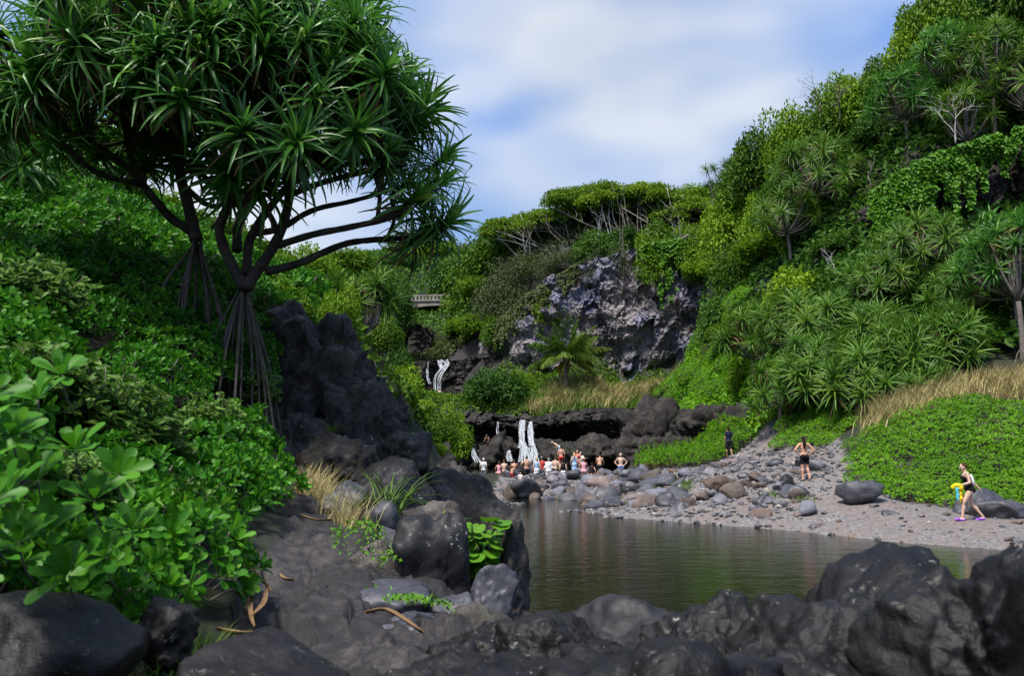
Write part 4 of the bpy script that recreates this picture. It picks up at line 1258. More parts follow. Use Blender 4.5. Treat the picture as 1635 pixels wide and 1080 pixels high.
PT = [
    (1148, 250, 73, 62, 'lone pandanus poking out of the skyline left of the right hill', 6, 1.0),
    (1300, 205, 60, 150, 'broad pandanus crown halfway up the right hill', 20, 1.2),
    (1255, 280, 60, 110, 'pandanus hanging left below the broad crown on the right hill', 12, 1.1),
    (1440, 95, 56, 110, 'pandanus on the right ridge left of the vine hung cliff top', 10, 1.2),
    (1500, 30, 57, 120, 'pandanus between leafy trees high on the right ridge', 12, 1.2),
    (1570, 20, 54, 130, 'pandanus above the vines near the upper right corner', 14, 1.2),
    (1625, 60, 53, 120, 'pandanus cut by the right edge near the upper corner', 12, 1.2),
    (1540, 120, 53, 90, 'low pandanus right above the vine hung cliff', 8, 1.1),
    (1470, 325, 46, 150, 'yellowish pandanus crown below the hanging vines', 16, 1.1),
    (1400, 385, 46, 120, 'pandanus left of the yellowish crown below the vines', 13, 1.1),
    (1605, 325, 40, 170, 'tall single stemmed pandanus at the right edge before the black rock face', 20, 1.0),
    (1535, 395, 43, 110, 'pandanus between the yellowish crown and the tall right one', 12, 1.0),
    (1200, 470, 52, 100, 'leftmost pandanus of the thicket above the path', 10, 1.1),
    (1265, 450, 47, 110, 'second pandanus from the left in the thicket above the path', 14, 1.1),
    (1325, 455, 44, 120, 'pandanus in the upper middle of the thicket above the path', 15, 1.1),
    (1300, 520, 41, 130, 'pandanus with drooping heads in the middle of the thicket', 16, 1.1),
    (1390, 465, 42, 120, 'pandanus right of the thicket middle', 15, 1.1),
    (1365, 540, 38.5, 130, 'pandanus at the lower middle front of the thicket', 16, 1.1),
    (1440, 500, 39, 130, 'dense pandanus at the right front of the thicket', 18, 1.1),
    (1505, 470, 38.5, 110, 'rightmost upright pandanus of the thicket over dry grass', 14, 1.1),
    (1240, 560, 44, 100, 'small pandanus at the lower left of the thicket', 10, 1.0),
    (1460, 570, 37, 90, 'short pandanus over the dry grass at the right end of the thicket', 9, 1.0),
    (1625, 400, 42, 90, 'pandanus half hidden behind the tall right one', 8, 1.0),
]
for k, (px, yt, Y, w, lab, nh, lf) in enumerate(PT):
    pandanus(px, yt, Y, w * 1.1, lab, 500 + k, k not in (3, 4, 10), int(nh * 1.9), leaf=lf * 1.2)
pandanus(1610, 330, 38, 100, 'slender pandanus in front of the tall right one', 540, False, 9)
pandanus(590, 405, 25, 90, 'bushy pandanus on the far end of the left slope', 541, True, 9, group='pandanus trees on the left slope', leaf=.9)
pandanus(535, 420, 24, 70, 'yellow leaved pandanus left of the bushy one on the left slope', 542, True, 7, group='pandanus trees on the left slope', leaf=.75)
pandanus(-30, 100, 17, 260, 'dark pandanus behind the big tree at the left edge', 543, False, 14, group='pandanus trees on the left slope', leaf=1.1)
pandanus(170, 180, 22, 200, 'pandanus with hanging dead leaves behind the big tree', 544, False, 12, group='pandanus trees on the left slope', leaf=1.1)


# ------------------------------------------------------------------ leafy trees
def crown_mesh(seed, mat, clumps, n_leaf, leaf, flat=1.0, gap=.28, skirt=0.0, name='crown'):
    """leaves gathered in clumps spread over a unit dome (radius 1, height 1)"""
    rs = np.random.RandomState(seed); mb = MB()
    C = rnd_unit(rs, clumps); C[:, 2] = np.abs(C[:, 2]) * 1.0 - skirt * rs.rand(clumps)
    rad = rs.uniform(.62, .98, clumps)[:, None]
    C = C * rad * np.array([.82, .82, .82])
    cr = rs.uniform(.20, .36, clumps)
    cv = rs.uniform(.0, .5, clumps)
    per = max(8, n_leaf // clumps)
    for k in range(clumps):
        m = int(per * (cr[k] / .26) ** 2)
        u = rnd_unit(rs, m)
        keep = (u[:, 2] > -.55 - .3 * rs.rand(m))
        u = u[keep]; m = len(u)
        r = cr[k] * rs.uniform(.7, 1.08, m) * (1 + .25 * fbm(u * 3 + k, 2, seed))
        P = C[k] + u * r[:, None]
        D = rnd_unit(rs, m) * .8 + u * .5 + np.array([0, 0, -.15])
        Nn = u * .7 + np.array([0, 0, .8]) + rs.randn(m, 3) * .35
        var = np.clip(cv[k] + .28 * rs.rand(m) + .2 * rs.rand(m) ** 3 + .12, 0, 1)
        leaf_quads(mb, P, D, Nn, leaf * rs.uniform(.7, 1.25, m), leaf * .55, var)
    me = mb.build(name, mat)
    return me, C, cr


def trunk_mesh(seed, C, mat, lean=(0, 0), low=-1.0, nlimb=14, r=.05, name='trunk'):
    rs = np.random.RandomState(seed); mb = MB()
    f = np.array([lean[0] * .3, lean[1] * .3, low * .45])
    mb.add(*tube_arrays(spline([(0, 0, low), f * .5 + np.array([0, 0, low * .5]) + rs.randn(3) * .03, f], 7), np.linspace(r, r * .7, 7), 8))
    for k in rs.permutation(len(C))[:nlimb]:
        p = C[k]
        m = f * .5 + p * .5 + rs.randn(3) * .06
        mb.add(*tube_arrays(spline([f, m, p], 7), np.linspace(r * .5, r * .14, 7), 5))
    return mb.build(name, mat)


TV = {}
for nm, mat, cl, nl, lf, sk, bk in [
        ('broad', 'tree', 36, 7000, .08, .25, 'bark_grey'), ('broad2', 'tree', 32, 6500, .085, .3, 'bark_grey'),
        ('dark', 'tree_dk', 36, 6500, .08, .25, 'bark_grey'), ('light', 'tree_lt', 36, 7000, .08, .35, 'bark_grey'),
        ('big', 'tree_lt', 34, 2300, .125, .35, 'bark_grey'), ('scrub', 'scrub', 44, 5200, .055, .4, 'bark_grey'),
        ('far', 'tree_dk', 40, 2600, .11, .3, 'bark_grey'), ('far2', 'tree', 40, 2600, .11, .3, 'bark_grey')]:
    TV[nm] = []
    for v in range(2):
        sd = 600 + len(TV) * 10 + v
        cm, C, cr = crown_mesh(sd, M[mat], cl, nl, lf, skirt=sk)
        TV[nm].append((cm, trunk_mesh(sd + 5, C, M[bk])))


def tree(px, ytop, Y, w_px, kind, label, seed, group, name='leafy_tree', cat='tree', low=None, dy=0.0, asp=1.0):
    """crown top at a sight line, crown width in pixels; stands on the terrain"""
    rs = np.random.RandomState(seed)
    top = at(px, ytop, Y); Y = top.y; w = w_px / F * Y / 2
    z = h1(top.x, top.y)
    hh = max(top.z - z, w * .7)
    ch = min(hh * .93, w * 1.7 * asp) if low is None else hh * low
    cz = z + hh - ch * .98
    t = empty(name, (top.x, top.y, z)); tag(t, label, cat, group)
    cm, tm = TV[kind][rs.randint(len(TV[kind]))]
    a = rs.uniform(0, 6.28)
    o = obj('crown' if cat == 'tree' else 'foliage', cm, t, (0, 0, cz - z), (rs.uniform(-.12, .12), rs.uniform(-.12, .12), a), (w * rs.uniform(.95, 1.1), w * rs.uniform(.9, 1.1), ch))
    # trunk reaches from the soil to the crown
    k = (cz - z) + .3
    obj('trunk' if cat == 'tree' else 'stem', tm, t, (0, 0, cz - z), (0, 0, a), (w, w, max(k, .3)))
    return t


TR = [
    # skyline of the right hill, left to right
    (1165, 300, 74, 110, 'light', 'pale green tree on the skyline just right of the lone pandanus'),
    (1205, 205, 72, 130, 'broad', 'rounded tree on the skyline where the right hill begins to climb'),
    (1255, 165, 70, 130, 'light', 'yellow green skyline tree above the broad pandanus crown'),
    (1310, 150, 69, 130, 'broad2', 'skyline tree right of the yellow green one'),
    (1355, 105, 68, 120, 'light', 'bright skyline tree with bare twigs in front of it'),
    (1405, 85, 66, 110, 'broad', 'skyline tree below the topmost trees of the right ridge'),
    (1450, 20, 64, 120, 'light', 'bright tall tree on the shoulder of the right ridge'),
    (1490, -30, 63, 130, 'broad2', 'tall tree reaching the top edge on the right ridge'),
    (1560, -60, 64, 150, 'dark', 'dark tree reaching the top edge above the pandanus'),
    (1640, -80, 62, 160, 'broad', 'tree in the upper right corner'),
    # face of the right hill
    (1180, 375, 70, 120, 'broad', 'leafy tree right of the cliff top below the skyline'),
    (1215, 300, 68, 110, 'light', 'light tree on the hill face below the rounded skyline tree'),
    (1230, 400, 64, 130, 'broad2', 'tree on the middle of the hill face right of the cliff'),
    (1160, 450, 66, 100, 'dark', 'dark tree close to the right side of the cliff'),
    (1215, 480, 58, 120, 'light', 'round leaved tree left of the pandanus thicket'),
    (1270, 420, 55, 130, 'big', 'broad leaved tree in front of the hill hollow'),
    (1170, 530, 61, 100, 'broad', 'tree at the lower right corner of the cliff'),
    (1200, 560, 54, 90, 'big', 'big leaved shrubby tree above the green mat'),
    (1370, 300, 60, 100, 'scrub', 'grey twiggy tree below the ridge scrub'),
    (1360, 220, 64, 90, 'dark', 'dark tree between the ridge and the twiggy tree'),
    (1400, 170, 62, 110, 'dark', 'dark tree under the skyline left of the ridge pandanus'),
    (1340, 380, 56, 100, 'dark', 'dark tree right of the pandanus stems on the hill'),
    (1330, 330, 62, 120, 'dark', 'shaded tree behind the leaning pandanus stems'),
    (1450, 160, 60, 110, 'scrub', 'scrubby tree left above the vine cliff'),
    (1480, 120, 58, 90, 'dark', 'dark crown behind the ridge pandanus'),
    (1600, 110, 57, 130, 'dark', 'dark crown behind the pandanus at the upper right'),
    (1420, 290, 55, 90, 'scrub', 'brownish scrub at the left end of the vine cliff'),
    (1130, 400, 74, 90, 'light', 'small bright tree on the right end of the cliff top'),
    (1130, 345, 77, 100, 'broad', 'tree behind the right end of the cliff top'),
    (1180, 250, 76, 90, 'broad', 'tree on the skyline behind the lone pandanus'),
    (1540, 560, 43, 120, 'dark', 'dark bushy tree below the black rock face'),
    (1280, 580, 48, 110, 'dark', 'dark undergrowth tree behind the thicket'),
    (1400, 560, 43, 120, 'dark', 'dark undergrowth tree behind the thicket right half'),
    (1150, 575, 60, 90, 'scrub', 'olive shrub tree at the right foot of the cliff'),
    # around the gorge and behind the bridge
    (760, 375, 105, 110, 'far2', 'tree left of the windswept trees on the cliff top'),
    (735, 400, 150, 110, 'far', 'tree behind the right end of the bridge'),
    (745, 440, 120, 80, 'far2', 'tree hiding the right end of the bridge'),
    (770, 440, 98, 100, 'broad', 'tall tree on the right flank of the gorge'),
    (765, 495, 90, 90, 'light', 'light tree low on the right flank of the gorge'),
    (740, 505, 96, 70, 'light', 'yellowish tree right of the scrub below the bridge'),
    (800, 470, 88, 90, 'scrub', 'scrubby tree at the left end of the cliff'),
    (640, 415, 175, 90, 'far', 'dark tree behind the left end of the bridge'),
    (690, 425, 190, 100, 'far2', 'tree high behind the middle of the bridge'),
    (600, 400, 150, 100, 'far', 'dark tree on the left skyline beyond the left slope'),
    (660, 410, 220, 110, 'far', 'farthest dark tree beneath the mountain'),
    (560, 390, 110, 110, 'far2', 'tree on the left skyline seen under the big pandanus'),
    (625, 440, 90, 80, 'dark', 'dark tree left of the bridge'),
    (610, 480, 66, 70, 'dark', 'dark tree on the left gorge flank before the cave'),
    (625, 540, 60, 80, 'dark', 'shaded tree below the cave on the left gorge flank'),
    (690, 520, 108, 70, 'scrub', 'brown green scrub tree right under the bridge'),
    (660, 510, 112, 60, 'scrub', 'brown green scrub tree left under the bridge'),
    (715, 530, 104, 60, 'scrub', 'scrub tree above the upper waterfall'),
    (790, 578, 66, 110, 'dark', 'round dome shaped dark tree right of the upper waterfall'),
    (725, 648, 52, 80, 'light', 'leaning light green tree between the two waterfalls'),
    (690, 650, 47, 90, 'broad', 'green tree left of the leaning tree above the bathing pool'),
    (640, 580, 36, 110, 'light', 'bright tree right behind the lava outcrop'),
    (655, 650, 33, 90, 'light', 'bright shrubby tree between outcrop and bathing pool'),
    (615, 560, 40, 80, 'dark', 'dark tree behind the top of the outcrop'),
    (690, 705, 38, 60, 'light', 'lowest bright bush left of the blond bather'),
    (830, 590, 70, 60, 'light', 'pale bush between dome shaped tree and coconut palm'),
]
for k, (px, yt, Y, w, kd, lab) in enumerate(TR):
    tree(px, yt, Y, w, kd, lab, 700 + k, 'trees of the right hill' if k < 34 else 'trees around the gorge')

# shrubs on the left slope behind the big tree
for k, (px, yt, Y, w, kd, lab) in enumerate([
        (470, 385, 27, 150, 'light', 'bright bush under the right boughs of the big pandanus'),
        (400, 395, 24, 140, 'broad', 'bush behind the stilt roots of the big pandanus'),
        (540, 455, 20, 100, 'light', 'leafy bush on top of the lava outcrop'),
        (455, 445, 19, 130, 'light', 'bright bush right of the second stilt roots'),
        (330, 340, 24, 170, 'broad', 'bush between the trunks of the big pandanus'),
        (240, 300, 24, 160, 'light', 'sunlit bush behind the left trunk of the big pandanus'),
        (130, 270, 22, 180, 'dark', 'dark bush behind the left boughs of the big pandanus'),
        (20, 250, 20, 200, 'dark', 'dark bush at the left edge behind the shrubs'),
        (520, 405, 34, 110, 'big', 'broad leaved bush left of the bushy pandanus'),
        (610, 490, 28, 70, 'broad', 'bush below the bushy pandanus on the left slope')]):
    tree(px, yt, Y, w, kd, lab, 800 + k, 'bushes on the left slope', 'bush', 'bush')


# ------------------------------------------------------------------ wind-shaped trees on the cliff
def windswept(px, ytop, Y, w_px, seed, label, slant=.12, drop=95):
    rs = np.random.RandomState(seed)
    top = at(px, ytop, Y); Y = top.y; w = w_px / F * Y / 2
    z = h1(top.x, top.y)
    hh = max(2.5, top.z - z)
    t = empty('windswept_tree', (top.x, top.y, z)); tag(t, label, 'tree', 'wind-shaped trees on the cliff top')
    mb = MB(); nC = 40
    C = np.stack([rs.uniform(-1, 1, nC) * w, rs.uniform(-1, 1, nC) * w * .7, np.zeros(nC)], -1)
    C[:, 2] = hh - .8 - 1.1 * (C[:, 0] / w) ** 2 - (C[:, 1] < 0) * (-C[:, 1]) * .5 + rs.uniform(-1.1, .15, nC) + slant * C[:, 0]
    for c_ in C:
        m = 220; u = rnd_unit(rs, m); u = u[u[:, 2] > -.35]; m = len(u)
        P = c_ + u * np.array([1.6, 1.4, .75]) * rs.uniform(.6, 1.05, m)[:, None] * rs.uniform(.75, 1.1)
        leaf_quads(mb, P, rnd_unit(rs, m) + u * .4, u * .5 + np.array([0, 0, 1.0]) + rs.randn(m, 3) * .3, rs.uniform(.28, .46, m), .22, np.clip(.2 + .35 * rs.rand(m) + .35 * (u[:, 2] > .3) * rs.rand(m), 0, 1))  # upward leaves of each clump lighter: sunlit tops put into the colour
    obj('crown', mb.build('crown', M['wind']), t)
    mb = MB()
    for k in range(11):
        b = np.array([rs.uniform(.1, .9) * w, -rs.uniform(.2, .9) * w, 0.0])
        b[2] = h1(top.x + b[0], top.y + b[1]) - z - .2
        e = C[rs.randint(nC)] - np.array([0, 0, .3])
        e[1] = min(e[1], b[1] + 1.2)
        m1 = b * .6 + e * .4 + np.array([-.5, -.25, .2]) + rs.randn(3) * .2
        S_ = spline([b, m1, e], 9)
        mb.add(*tube_arrays(S_, np.linspace(.085, .035, 9), 5))
        for q in range(3):
            s0 = S_[rs.randint(3, 7)]; e2 = s0 + np.array([rs.uniform(-1.8, .2), rs.uniform(-.6, .3), rs.uniform(.6, 1.6)])
            mb.add(*tube_arrays(spline([s0, s0 * .5 + e2 * .5 + rs.randn(3) * .12, e2], 6), np.linspace(.045, .02, 6), 4))
    obj('trunk', mb.build('trunk', M['bark_grey'] if seed % 2 else M['bark_pale']), t)
    return t

for k, (px, yt, Y, w, lab) in enumerate([
        (825, 338, 92, 110, 'leftmost wind-shaped tree on the cliff top'),
        (880, 330, 88, 110, 'wind-shaped tree with bare pale boughs, second from left'),
        (935, 286, 86, 120, 'highest wind-shaped tree at the step of the canopy'),
        (990, 288, 84, 130, 'wind-shaped tree right of the highest one'),
        (1045, 297, 83, 130, 'wind-shaped tree over the brown stained cliff top'),
        (1100, 312, 82, 120, 'rightmost wind-shaped tree on the cliff top')]):
    windswept(px, yt, Y, w, 900 + k, lab)

for k, (px, yt, Y, w, kd, lab) in enumerate([
        (800, 352, 99, 120, 'broad', 'leafy tree behind the leftmost wind-shaped tree'), (860, 345, 96, 120, 'broad2', 'leafy tree behind the second wind-shaped tree'),
        (925, 312, 93, 110, 'dark', 'dark tree behind the highest wind-shaped tree'), (985, 300, 92, 120, 'broad', 'tree filling the gap right of the highest wind-shaped tree'),
        (1045, 308, 91, 120, 'broad2', 'tree behind the stained cliff top'), (1100, 318, 90, 120, 'light', 'bright tree behind the rightmost wind-shaped tree'),
        (900, 380, 88, 110, 'dark', 'dark tree under the second wind-shaped canopy'), (960, 350, 87, 110, 'dark', 'dark tree under the highest canopy'), (1030, 345, 86, 110, 'broad', 'tree under the canopy above the cliff middle')]):
    tree(px, yt, Y, w, kd, lab, 970 + k, 'trees behind the cliff top')

# shrubs clothing the upper cliff
for k, (px, yt, Y, w, kd, lab) in enumerate([
        (800, 405, 86, 110, 'scrub', 'grey green scrub left on the upper cliff'), (850, 400, 83, 110, 'scrub', 'grey green scrub under the second wind-shaped tree'),
        (905, 395, 80, 100, 'scrub', 'scrub above the white streak of the cliff'), (830, 450, 80.5, 100, 'scrub', 'olive scrub on the left shoulder of the cliff'),
        (880, 450, 77, 90, 'broad', 'green shrub left of the white streak'), (960, 360, 80, 110, 'dark', 'dark shrub under the highest wind-shaped tree'),
        (1010, 355, 79, 90, 'dark', 'dark shrub above the brown stain'), (1055, 345, 78, 100, 'broad', 'green shrub above the hanging vine'),
        (1100, 350, 76, 90, 'light', 'light shrub right of the hanging vine'), (795, 495, 82, 70, 'broad', 'shrub at the left edge of the cliff face'),
        (850, 480, 77.5, 60, 'scrub', 'small scrub on the cliff shoulder'), (1040, 372, 72.5, 80, 'light', 'bright shrub on the rim above the vine tongue'), (1085, 365, 72.3, 80, 'broad', 'green shrub on the rim right of the vine tongue'), (1125, 358, 72, 80, 'light', 'bright shrub at the right end of the rim'), (990, 385, 73.2, 60, 'scrub', 'scrub on the rim above the brown stain'), (950, 398, 74, 60, 'scrub', 'scrub on the rim right of the white streak')]):
    tree(px, yt, Y, w, kd, lab, 930 + k, 'shrubs on the cliff', 'cliff_shrub', 'shrub')


# ------------------------------------------------------------------ coconut palm
def palm():
    rs = np.random.RandomState(12)
    base = at(903, 612, 67); z = h1(base.x, base.y)
    t = empty('coconut_palm', (base.x, base.y, z)); tag(t, 'young coconut palm with yellowing fronds at the foot of the cliff', 'palm')
    hub = np.array([0.1, 0, at(903, 570, 67).z - z])
    mb = MB(); mb.add(*tube_arrays(spline([(0, 0, -.3), (.05, 0, hub[2] * .5), hub], 8), np.linspace(.24, .17, 8), 10)); obj('trunk', mb.build('trunk', M['bark_grey']), t)
    for k in range(22):
        f = k / 22
        az = k * 2.4; e0 = 1.35 - 1.55 * f + .1 * rs.randn(); L = rs.uniform(4.4, 5.4)
        n = 28; tt = np.linspace(0, 1, n); el = e0 - (.35 + .75 * f) * tt ** 1.5
        r = np.concatenate([[0], np.cumsum(np.cos(el[:-1]) * L / n)]); zz = np.concatenate([[0], np.cumsum(np.sin(el[:-1]) * L / n)])
        C = hub + np.stack([r * math.cos(az), r * math.sin(az), zz], -1)
        mb = MB(); v0 = .15 + .5 * rs.rand() ** 1.3 + (.35 if f > .82 else 0)
        mb.add(*tube_arrays(C, np.linspace(.035, .008, n), 4), var=min(1, v0 + .15))
        tg = np.gradient(C, axis=0); tg /= np.linalg.norm(tg, axis=1)[:, None]
        sd = np.array([-math.sin(az), math.cos(az), 0])
        for sg in (-1, 1):
            idx = np.repeat(np.arange(2, n), 2)
            P = C[idx] + tg[idx] * rs.uniform(0, L / n, len(idx))[:, None]
            lt = tt[idx]
            D = tg[idx] * .8 + sg * sd * (.7 + .5 * rs.rand(len(idx), 1)) + np.array([0, 0, -.75]) * (.5 + rs.rand(len(idx), 1))
            up = np.cross(sd, tg[idx]); up = np.where(up[:, 2:3] < 0, -up, up)
            leaf_quads(mb, P, D, up, 1.25 * np.sin(np.clip(lt * 2.8 + .25, 0, 2.95)) + .15, .05, np.clip(v0 + .1 * rs.randn(len(idx)), 0, 1), droop=.2, fold=.1)
        obj('frond', mb.build('frond', M['palm']), t)
palm()


# ------------------------------------------------------------------ low shrubs with rosettes of leaves
def spoon_leaf(mb, P, D, N_, L, W, var, rings=4):
    """rounded spoon-shaped leaf, cupped along the midrib"""
    D = D / np.linalg.norm(D); S_ = np.cross(D, N_); S_ /= np.linalg.norm(S_) + 1e-9; N_ = np.cross(S_, D)
    t = np.array([0, .3, .62, .88, 1.0])[:rings + 1]; w = np.array([.12, .42, .86, .84, .34])[:rings + 1] * W * .5
    bend = -.12 * L * t ** 2 + .05 * L * t
    mid = P + D * (t * L)[:, None] + N_ * bend[:, None]
    lf = mid + S_ * w[:, None] + N_ * (w * .28)[:, None]
    rt = mid - S_ * w[:, None] + N_ * (w * .28)[:, None]
    V = np.stack([lf, mid, rt], 1).reshape(-1, 3)
    k = np.arange(len(t) - 1) * 3
    mb.add(V, np.concatenate([np.stack([k, k + 1, k + 4, k + 3], -1), np.stack([k + 1, k + 2, k + 5, k + 4], -1)]), None, var)


def rosette(mb, rs, p, ax, L, n=11, var=.5, rings=4):
    ax = ax / np.linalg.norm(ax)
    u = np.cross(ax, [0.3, .9, .1]); u /= np.linalg.norm(u); w = np.cross(ax, u)
    for k in range(n):
        f = k / n; a = k * 2.4 + rs.uniform(-.2, .2); e = 1.25 - 1.2 * f
        rad_ = u * math.cos(a) + w * math.sin(a)
        D = rad_ * math.cos(e) + ax * math.sin(e)
        N_ = ax * math.cos(e) - rad_ * math.sin(e)
        yl = 1.0 if rs.rand() < .013 else np.clip(var + .25 - .4 * f + .08 * rs.randn(), 0, .96)
        spoon_leaf(mb, p + D * L * .12, D, N_, L * rs.uniform(.75, 1.1) * (.65 + .35 * min(1, f * 2.5)), L * .42, yl, rings)


def mound(seed, mat, n, L, leaves, R_=1.0, hgt=.5, rings=4, stems=True):
    rs = np.random.RandomState(seed); mb = MB(); ms = MB()
    for k in range(n):
        r = R_ * math.sqrt((k + .5) / n) * rs.uniform(.95, 1.05); a = k * 2.39996 + rs.uniform(-.25, .25)
        x, y = r * math.cos(a), r * math.sin(a)
        z = hgt * math.sqrt(max(0, 1 - (r / R_ / 1.06) ** 2)) * (1 + .22 * rs.randn()) + .05
        ax = np.array([x / R_ * .9, y / R_ * .9, .75]) + rs.randn(3) * .25
        rosette(mb, rs, np.array([x, y, z]), ax, L * rs.uniform(.8, 1.15), leaves, np.clip(.42 + .16 * rs.randn(), 0.05, .85), rings)
        if k % 3 == 0:
            ms.add(*tube_arrays(spline([(x * .4, y * .4, -.35), (x * .8, y * .8, z * .4), (x, y, z)], 4), .012, 4))
    return mb.build('foliage', mat), ms.build('stems', M['bark_grey'])


MOUND_S = [mound(1000 + k, M['naupaka'], 88, .225, 11, hgt=.62) for k in range(4)]
MOUND_N = [mound(1010 + k, M['naupaka'], 150, .16, 10) for k in range(4)]
MOUND_R = [mound(1020 + k, M['bank'], 190, .12, 8, rings=4) for k in range(4)]


def shrub(kind, x, y, r, seed, label, group, dz=0.0, name='naupaka_shrub', hs=1.0):
    rs = np.random.RandomState(seed)
    n = hnorm(x, y); n = (n + Vector((0, -.15, .45))).normalized()
    t = empty(name, (x, y, h1(x, y) + dz), (n.to_track_quat('Z', 'Y') @ Quaternion((0, 0, 1), rs.uniform(0, 6.28))).to_euler(), (r, r, r * hs))
    tag(t, label, 'shrub', group)
    f, s = kind[rs.randint(len(kind))]
    tag(obj('foliage', f, t), kind='stuff'); tag(obj('stems', s, t), kind='stuff')
    return t

LEFT = plan([(-350, 900, 2.6), (20, 1000, 3.3), (230, 985, 4.2), (250, 985, 4.5), (285, 900, 6.5), (375, 810, 8.8), (390, 705, 11), (365, 630, 12.6), (350, 560, 13.6), (420, 480, 18), (480, 440, 23), (400, 390, 26), (100, 270, 22), (-500, 300, 14)])
P = np.array(LEFT); rs = np.random.RandomState(31); cs = []; tries = 0
while tries < 6000 and len(cs) < 190:
    tries += 1
    x, y = rs.uniform(P[:, 0].min(), P[:, 0].max()), rs.uniform(P[:, 1].min(), P[:, 1].max())
    if not in_poly(np.array([x]), np.array([y]), LEFT)[0]: continue
    r = np.interp(y, [3, 6, 12, 20], [.42, .6, .85, 1.1]) * rs.uniform(.85, 1.2)
    if any((x - a) ** 2 + (y - b) ** 2 < (.62 * (r + c)) ** 2 for a, b, c in cs): continue
    cs.append((x, y, r))
for k, (x, y, r) in enumerate(cs):
    band = 'nearest to the boulders at the bottom' if y < 5.2 else ('beside the lava path' if y < 9 and x > -3.9 else ('on the lower part of the left slope' if y < 9 else ('below the stilt roots of the big pandanus' if y < 13.5 and x > -6 else 'on the upper part of the left slope')))
    sx = 817.5 + F * x / y; band += ', left third' if sx < 120 else (', middle' if sx < 300 else ', right side')
    shrub(MOUND_S if r < .72 else MOUND_N, x, y, r, 2000 + k, 'glossy green rounded shrub ' + band, 'glossy shrubs ' + band, hs=1.0)

def weed(seed):
    rs = np.random.RandomState(seed); mb = MB(); ms = MB()
    for k in range(60):
        a = k * 2.4; r = math.sqrt((k + .5) / 60)
        tip = np.array([r * math.cos(a) * .8, r * math.sin(a) * .8, .95 - .5 * r * r + .15 * rs.randn()])
        S_ = spline([(tip[0] * .2, tip[1] * .2, -.3), tip * .6, tip], 6)
        ms.add(*tube_arrays(S_, .008, 4))
        m = 22; t_ = rs.uniform(.35, 1.02, m); P_ = np.stack([np.interp(t_, np.linspace(0, 1, 6), S_[:, q]) for q in range(3)], -1)
        leaf_quads(mb, P_, rnd_unit(rs, m) * np.array([1, 1, .5]) + np.array([0, 0, .25]), np.array([0, -.3, 1.0]) + rs.randn(m, 3) * .4, rs.uniform(.10, .20, m), .085, np.clip(.35 + .3 * rs.rand(m) + .3 * rs.rand(m) ** 4, 0, 1))
    return mb.build('foliage', M['tree_w']), ms.build('stems', M['bark_grey'])
M['tree_w'] = leaf_mat('weed_leaf', [(0.0, (0.05, 0.12, 0.02)), (0.6, (0.11, 0.22, 0.035)), (0.95, (0.2, 0.3, 0.05)), (1.0, (0.5, 0.42, 0.04))], .3, .55, .2, .2)
WEEDS = [weed(1200 + k) for k in range(2)]
for k, (px, py, Y, r, txt) in enumerate([(170, 610, 7.6, .75, 'in the middle of the left slope'), (230, 660, 8.0, .6, 'right of the tall leggy one on the slope'), (60, 560, 7.2, .7, 'at the left edge below the pandanus boughs'), (330, 660, 10.5, .6, 'below the first stilt roots'), (280, 790, 6.9, .45, 'low on the slope towards the path'), (120, 720, 5.3, .4, 'above the big leaved shrub'), (395, 640, 13.2, .6, 'beside the second stilt roots'), (60, 450, 10.5, .8, 'high at the left edge')]):
    p = at(px, py, Y)
    shrub(WEEDS, p.x, p.y, r, 2300 + k, 'pale small leaved leggy bush ' + txt, 'leggy bushes on the left slope', dz=.25 * r, name='leggy_bush')

# the nearest shrub: every leaf its own piece
def near_shrub():
    rs = np.random.RandomState(8)
    mb = MB(); spoon_leaf(mb, np.zeros(3), np.array([0, 1., 0]), np.array([0, 0, 1.]), 1.0, .45, .55); lm = mb.build('leaf', M['naupaka'])
    mb = MB(); spoon_leaf(mb, np.zeros(3), np.array([0, 1., 0]), np.array([0, 0, 1.]), 1.0, .5, .75); lm2 = mb.build('leaf', M['naupaka'])
    b = at(20, 1000, 3.0); g = h1(b.x, b.y)
    t = empty('naupaka_shrub', (b.x, b.y, g)); tag(t, 'big leaved light green shrub cut by the left edge, closest to the viewer', 'shrub')
    ms = MB(); B = np.array((b.x, b.y, g)); n = 0
    for px, py, Y in [(20, 700, 3.1), (10, 790, 2.9), (60, 770, 3.2), (30, 870, 2.9), (80, 850, 3.2), (110, 920, 3.2), (-30, 820, 2.7), (150, 800, 3.6), (120, 720, 3.6), (60, 640, 3.6), (170, 890, 3.6), (-20, 640, 3.1), (-30, 740, 3.0), (210, 850, 4.0), (190, 760, 4.0), (100, 600, 4.2)]:
        p = np.array(at(px, py, Y)) - B
        ms.add(*tube_arrays(spline([p + np.array([-.08, .3, -.2]), p + np.array([-.03, .1, -.1]), p], 6), .004, 5)); obj('stem', ms.build('stem', M['bark_grey']), t); ms = MB()
        ax = np.array([rs.uniform(-.1, .5), -.55, .8]) + rs.randn(3) * .15; ax /= np.linalg.norm(ax)
        u = np.cross(ax, [.3, .9, .1]); u /= np.linalg.norm(u); w = np.cross(ax, u)
        for k in range(12):
            f = k / 12; a = k * 2.4 + rs.uniform(-.2, .2); e = 1.2 - 1.2 * f
            rad_ = u * math.cos(a) + w * math.sin(a); D = rad_ * math.cos(e) + ax * math.sin(e); N_ = ax * math.cos(e) - rad_ * math.sin(e)
            X = np.cross(D, N_)
            m = Matrix(((X[0], D[0], N_[0]), (X[1], D[1], N_[1]), (X[2], D[2], N_[2])))
            obj('leaf', lm if rs.rand() < .6 else lm2, t, Vector(p + D * .015), m.to_euler(), .15 * rs.uniform(.8, 1.1) * (.65 + .35 * min(1, f * 2.5)))
near_shrub()

